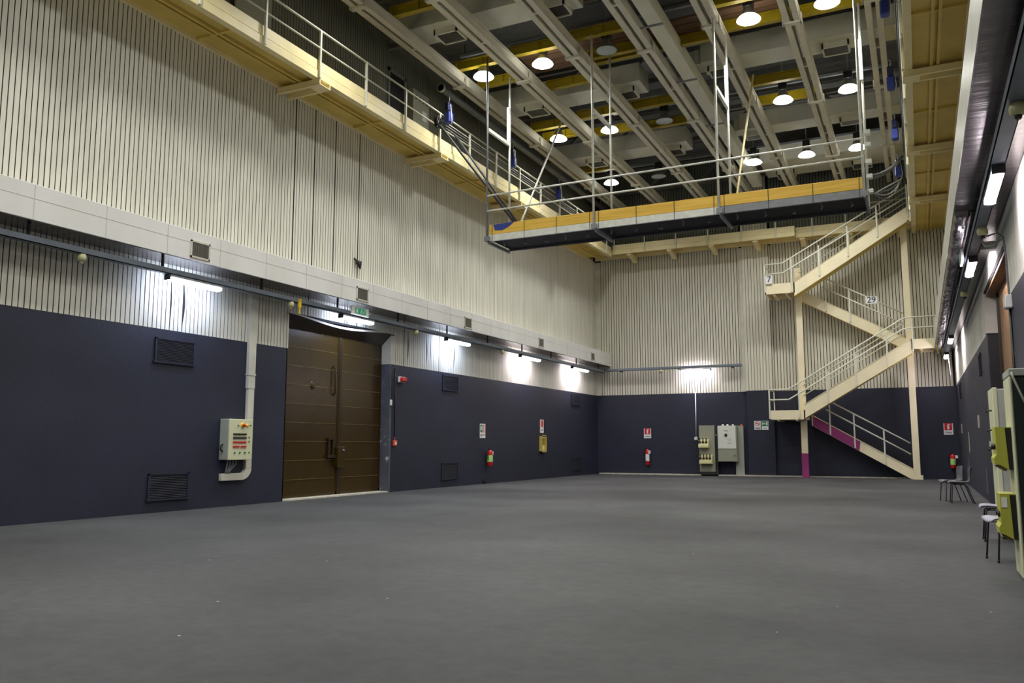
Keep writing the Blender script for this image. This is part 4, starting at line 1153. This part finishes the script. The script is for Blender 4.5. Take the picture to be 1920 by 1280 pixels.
for x, m_ in ((-7.63, WHITEP), (-7.43, WHITEP), (-7.2, DETECT), (-6.87, ORANGE)):
    MB().lathe((x, YB - 0.33 if x < -7 else YB - 0.16, 2.13), [(0.05, 0), (0.05, 0.03), (0.035, 0.06), (0.001, 0.07)], 12).build('cable_gland', m_, t)
t = thing('light_switch', 'white switch box on a thin white conduit beside the grey cabinet', 'switch', (-8.88, YB, 1.55))
MB().box(-8.95, -8.80, YB - 0.06, YB, 1.53, 1.66, 0, 0.008).build('switch_box', WHITEP, t)
MB().tube([(-8.87, YB - 0.03, 1.66), (-8.85, YB - 0.03, 3.65)], 0.022, 8).build('conduit', WHITEP, t)

# ------------------------------------------------------------------ cabinets on the chair side wall
t = thing('electrical_cabinet', 'tall dark green sided cabinet nearest the camera by the chairs', 'cabinet', (1.1, 10.1, 0))
MB().box(0.86, 1.34, 9.76, 10.36, 0.0, 1.98, 0, 0.01).build('carcass', GREENDK, t)
fp = MB().box(0.83, 0.86, 9.755, 10.36, 0.0, 1.99, 0, 0.01).build('front_panel', PANELC, t)
MB().box(0.83, 1.34, 9.75, 10.38, 1.99, 2.07, 0, 0.01).build('top_frame', CABLG, t)
MB().tube([(0.86, 9.74, 2.03), (0.87, 9.73, 1.98), (0.93, 9.73, 1.80), (0.955, 9.73, 1.73), (0.97, 9.74, 1.70)], 0.012, 8).build('lifting_strap', CABLG, t)
MB().lathe((1.14, 9.9, 2.07), [(0.02, 0), (0.03, 0.02), (0.04, 0.06), (0.03, 0.09), (0.001, 0.10)], 12).build('lifting_eye', mat('brass', (180, 160, 70), 0.4, metal=0.5), t)
def side_bank(z0, z1, x_out, y0, y1, lab=None):
    o = MB().prism([(0.83, z1), (x_out, z1), (x_out, z0 + 0.16), (x_out - 0.025, z0 + 0.12), (x_out - 0.02, z0 + 0.06), (x_out + 0.015, z0 + 0.055), (0.80, z0)], 'y', y0, y1).build('socket_bank', SOCKY, t)
    MB().prism([(0.835, z1 - 0.01), (0.775, z1 - 0.01), (0.79, z0 + 0.01), (0.835, z0)], 'y', y0 - 0.006, y0 + 0.01).build('bank_gasket', BLACKP, o)
    n = 2
    for i in range(n):
        yy = y0 + (y1 - y0) * (i + 0.5) / n
        MB().lathe((x_out, yy, (z0 + z1) / 2 + 0.02), [(0.03, 0), (0.03, -0.02), (0.001, -0.025)], 12, axis='x').build('socket', BLACKP, o)
    MB().prism([(x_out + 0.0, z0 + 0.035), (x_out + 0.02, z0 + 0.05), (0.775, z0 + 0.005), (0.765, z0 - 0.012)], 'y', y0 + 0.02, y1 - 0.02).build('bank_lip', BROWNL, o)
    return o
side_bank(1.05, 1.485, 0.69, 9.86, 10.30)
o = side_bank(0.36, 0.815, 0.69, 9.86, 10.30)
MB().box(0.70, 0.75, 9.852, 9.858, 0.68, 0.78).build('paper_note', WHITEP, o)
t = thing('electrical_cabinet', 'tall cream and grey cabinet behind the dark green sided one', 'cabinet', (1.2, 14.2, 0))
MB().box(1.02, 1.35, 13.75, 14.55, 0.0, 2.10, 0, 0.01).build('carcass', CABLG, t)
fp = MB().box(0.955, 1.02, 13.74, 14.56, 0.02, 2.12, 0, 0.01).build('front_panel', PANELC, t)
for z in (1.80, 1.52, 1.25):
    MB().tube([(0.96, 14.0, z), (0.90, 14.0, z), (0.88, 14.0, z - 0.03)], 0.012, 8).build('latch', BLACKP, fp)
MB().box(0.965, 0.90, 13.9, 14.1, 1.28, 1.36).box(0.96, 0.93, 13.85, 14.2, 1.02, 1.06).build('hinge_block', CABLG, fp)
MB().box(1.15, 1.27, 13.738, 13.745, 0.58, 0.70).build('blue_label', BLUEL, t)

# small items high on the chair side wall
t = thing('junction_box', 'white junction box on the dark wall beside the recessed doorway', 'junction box', (XR, 14.58, 3.4))
MB().box(XR - 0.10, XR, 14.45, 14.72, 3.36, 3.56, 0, 0.012).build('case', WHITEP, t)
MB().box(XR - 0.106, XR - 0.10, 14.47, 14.70, 3.38, 3.54).build('cover', DETECT, t)
t = thing('power_cable', 'looped cable hanging from the foil duct down to the white junction box', 'cable', (XR, 14.6, 3.5))
MB().tube([(1.04, 14.7, 4.62), (1.12, 14.9, 4.58), (1.25, 14.8, 4.60), (1.32, 14.7, 4.50), (1.335, 14.65, 4.2), (1.335, 14.6, 3.56)], 0.014, 8).build('cable', GALVDK, t)
MB().tube([(1.05, 15.2, 4.62), (1.10, 15.1, 4.46), (1.20, 14.9, 4.42), (1.33, 14.75, 4.5)], 0.012, 8).build('cable', GALVDK, t)
MB().tube([(1.335, 14.6, 3.36), (1.335, 14.7, 2.0), (1.335, 14.75, 0.3)], 0.018, 8).build('lower_cable', BLACKP, t)
t = thing('duct_stub', 'grey crosswise trunking piece under the foil duct by the doorway', 'trunking', (1.2, 17.0, 4.6))
MB().box(1.105, 1.355, 16.3, 16.5, 4.66, 4.80, 0, 0.006).build('trunk_body', GALV, t)
t = thing('power_cable', 'yellow cable end dangling below the foil duct at the staircase', 'cable', (0.72, 33.5, 4.6))
MB().tube([(0.72, 33.4, 4.95), (0.73, 33.4, 4.8), (0.72, 33.4, 4.55)], 0.02, 8).build('cable', YELP, t)
t = thing('power_cable', 'thin white cord hanging below the last lamp by the staircase', 'cable', (1.1, 34.9, 4.0))
MB().tube([(1.09, 34.9, 4.66), (1.11, 34.9, 4.4), (1.12, 34.9, 4.1), (1.14, 34.9, 3.7)], 0.015, 8).build('cord', WHITEP, t)

# ------------------------------------------------------------------ chain hoists and their cable loops
def hoist(label, x, y, z):
    t = thing('chain_hoist', label, 'hoist', (x, y, z), 'blue chain hoists on the gallery rails')
    MB().box(x - 0.10, x + 0.10, y - 0.12, y + 0.12, z, z + 0.34, 0, 0.03).build('chain_bag', BLUEP, t)
    MB().box(x - 0.08, x + 0.08, y - 0.14, y + 0.10, z + 0.34, z + 0.62, 0, 0.03).build('motor_body', mat('hoist_navy', (36, 40, 84), 0.4, var=0.1), t)
    MB().tube([(x, y, z + 0.62), (x + 0.02, y, z + 0.78), (x - 0.02, y + 0.02, z + 0.86)], 0.02, 8).build('hook', GALVDK, t)
    MB().tube([(x + 0.09, y - 0.05, z + 0.55), (x + 0.13, y - 0.05, z + 0.1), (x + 0.1, y, z - 0.05)], 0.012, 6).build('chain', GALV, t)
hoist('blue chain hoist on the gallery rail at the struts, nearest on the brown door side', -12.06, 20.55, 10.75)
hoist('blue chain hoist on the brown door side, behind the first platform poles', -12.06, 24.9, 10.75)
hoist('blue chain hoist on the brown door side, farthest along the gallery', -12.06, 29.0, 10.75)
for i, (y, z) in enumerate(((19.3, 10.72), (23.6, 10.72), (27.7, 10.72), (31.7, 10.72))):
    hoist('%s blue chain hoist along the gallery above the chairs, counted from the camera' % ORD[i], -0.20, y, z)
def loop(a, b, sag, n=20):
    a = Vector(a); b = Vector(b); out = []
    for i in range(n + 1):
        f = i / n
        q = a.lerp(b, f); q.z -= sag * 4 * f * (1 - f)
        out.append(q)
    return out
t = thing('power_cable', 'bundle of thin cables looping from the gallery rail down to the platform end', 'cable', (-0.4, 20, 8))
for k in range(4):
    MB().tube(loop((-0.06 - 0.02 * k, 32.7, 10.95), (-0.66 - 0.03 * k, 20.32, 7.0 + 0.05 * k), 0.0 + 0.16 * k), 0.018, 6).build('cable', BLACKM if k % 2 else GALVDK, t)
t = thing('supply_hose', 'thick dark hose sagging from the gallery to the platform end pole', 'hose', (-0.4, 20, 8))
MB().tube(loop((-0.06, 30.2, 10.95), (-0.74, 20.6, 7.5), 0.15), 0.06, 10).build('hose', DARKSTEEL, t)
t = thing('power_cable', 'cables lying along the gallery handrail above the chairs', 'cable', (-0.1, 22, 11))
for k in range(2):
    MB().tube([(0.05 - 0.03 * k, 16.0, 11.03 + 0.04 * k), (0.05 - 0.03 * k, 33.0, 11.03 + 0.04 * k)], 0.02, 6).build('cable', DARKSTEEL if k else GALVDK, t)
t = thing('power_cable', 'thin cables strung along the gallery rail from the struts to the corner', 'cable', (-12.1, 22, 10.8))
for k in range(3):
    MB().tube([(-12.235, 20.3, 10.86 - 0.09 * k), (-12.235, 33.5, 10.84 - 0.08 * k)], 0.012, 6).build('cable', GALVDK if k else GALV, t)
t = thing('power_cable', 'black tangle of cable on the gallery rail at the top of the struts', 'cable', (-12.1, 20.1, 10.6))
pts = []
for i in range(60):
    a = i * 0.9
    pts.append((-12.12 + 0.05 * math.cos(a * 0.7), 20.05 + 0.13 * math.cos(a), 10.62 + 0.16 * math.sin(a * 1.13)))
MB().tube(pts, 0.016, 6).build('cable', BLACKM, t)

t = thing('cable_stub', 'black cable ends poking out of the pale slats above the brown door', 'cable', (XL, 18.1, 6.2))
for k in range(4):
    MB().tube([(XL - 0.01, 18.0 + 0.06 * k, 6.3 - 0.03 * k), (XL + 0.07, 18.0 + 0.07 * k, 6.24), (XL + 0.08, 18.0 + 0.05 * k, 6.12 - 0.03 * k)], 0.025, 6).build('cable', BLACKM, t)

# things on the gallery behind its railing
t = thing('gallery_doorway', 'dark open doorway on the gallery above the brown double door', 'doorway', (XL, 19.85, 10.03))
MB().box(XL - 0.02, XL + 0.015, 19.46, 20.22, 10.03, 12.2).build('dark_opening', BLACKM, t)
MB().box(XL, XL + 0.05, 20.22, 20.30, 10.03, 12.3).box(XL, XL + 0.05, 19.38, 19.46, 10.03, 12.3).box(XL, XL + 0.05, 19.38, 20.30, 12.2, 12.3).build('door_frame', GALVDK, t)
t = thing('control_box', 'grey control box with dark cut outs on the gallery beside the dark doorway', 'control box', (XL, 20.9, 10.9))
MB().box(XL + 0.005, XL + 0.22, 20.45, 21.35, 10.55, 12.05, 0, 0.01).build('case', CABLG, t)
for z in (10.75, 11.75):
    m = MB()
    for k in range(4):
        m.box(XL + 0.22, XL + 0.225, 20.55 + 0.2 * k, 20.66 + 0.2 * k, z, z + 0.13)
    m.build('cut_outs', BLACKP, t)
MB().box(XL + 0.22, XL + 0.228, 20.95, 21.2, 11.2, 11.5).build('notice', WHITEP, t)
t = thing('sheet_board', 'pale grey sheet panel standing on the gallery at the top edge of the wall', 'panel', (-13.3, 13.9, 10.03))
MB().box(-13.36, -13.30, 13.2, 14.35, 10.03, 12.0, 0, 0.01).build('sheet', CABLG, t)
t = thing('ventilation_pipe', 'long dark grey pipe running above the gallery railing towards the room corner', 'pipe', (-12.6, 28, 12.1))
MB().tube([(-12.62, 21.0, 12.15), (-12.62, 36.8, 12.15)], 0.11, 14).build('pipe', GALVDK, t)
for y in (22.5, 27.5, 32.5):
    MB().tube([(-12.62, y, 12.26), (-12.62, y, ZC)], 0.012, 6).build('hanger', DARKSTEEL, t)
MB().lathe((-12.62, 21.0, 12.15), [(0.13, 0.0), (0.13, 0.08)], 14, axis='y').build('pipe_flange', GALV, t)

# ------------------------------------------------------------------ stacking chairs
def make_chair(label, x, y, shell, rz):
    """shell chair facing -x before rotation; built round the origin then turned"""
    t = thing('plastic_chair', label, 'chair', (0, 0, 0), 'plastic shell chairs along the wall')
    prof = [(-0.225, 0.425), (-0.215, 0.445), (-0.15, 0.452), (0.0, 0.440), (0.12, 0.435), (0.175, 0.455), (0.205, 0.52), (0.225, 0.62), (0.245, 0.72), (0.262, 0.80), (0.268, 0.815)]
    wid = [0.19, 0.205, 0.215, 0.215, 0.205, 0.195, 0.19, 0.195, 0.195, 0.175, 0.14]
    n = 9; vs = []; fs = []
    for (px_, pz), w_ in zip(prof, wid):
        for j in range(n):
            u = -1 + 2 * j / (n - 1)
            back = max(0, (pz - 0.5)) / 0.3
            curl = 0.03 * u * u * (1 - back) - 0.05 * u * u * back * 0
            vs.append((px_ - 0.05 * u * u * min(1, back * 1.2), u * w_, pz + curl * (1 if pz < 0.5 else 0)))
    for i in range(len(prof) - 1):
        for j in range(n - 1):
            fs.append((i * n + j, i * n + j + 1, (i + 1) * n + j + 1, (i + 1) * n + j))
    sh = MB()._add(vs, fs, 0, True).build('seat_shell', shell, t)
    so = sh.modifiers.new('thick', 'SOLIDIFY'); so.thickness = 0.012; so.offset = 1
    for s in (-1, 1):
        MB().tube([(-0.20, s * 0.19, 0.012), (-0.165, s * 0.175, 0.40), (-0.15, s * 0.165, 0.425), (-0.12, s * 0.15, 0.425)], 0.011, 8).build('leg', CHROME, t)
        MB().tube([(0.26, s * 0.20, 0.012), (0.13, s * 0.175, 0.39), (0.10, s * 0.165, 0.415), (0.06, s * 0.15, 0.42)], 0.011, 8).build('leg', CHROME, t)
        for fx, fy in ((-0.20, 0.19), (0.26, 0.20)):
            MB().tube([(fx, s * fy, 0.0), (fx, s * fy, 0.03)], 0.014, 8).build('foot_cap', BLACKP, t)
    MB().tube([(-0.12, -0.15, 0.425), (0.06, -0.15, 0.42), (0.06, 0.15, 0.42), (-0.12, 0.15, 0.425), (-0.12, -0.15, 0.425)], 0.009, 6).build('seat_frame', CHROME, t)
    t.location = (x, y, 0); t.rotation_euler = (0, 0, rz); t['_o'] = (x, y, 0)
    return t
make_chair('grey plastic shell chair, nearer of the far pair, in full side view', 0.75, 21.80, CHAIRP, 0.06)
make_chair('grey plastic shell chair, farthest from the camera, behind another grey chair', 0.60, 22.55, CHAIRP, 0.30)
make_chair('lilac grey shell chair farther behind the socket boxes', 0.92, 13.45, CHAIRL, 0.0)
make_chair('lilac grey shell chair nearest the camera, under the socket box', 0.86, 11.2, CHAIRL, 0.25)

for o in bpy.data.objects:
    if '_o' in o:
        del o['_o']
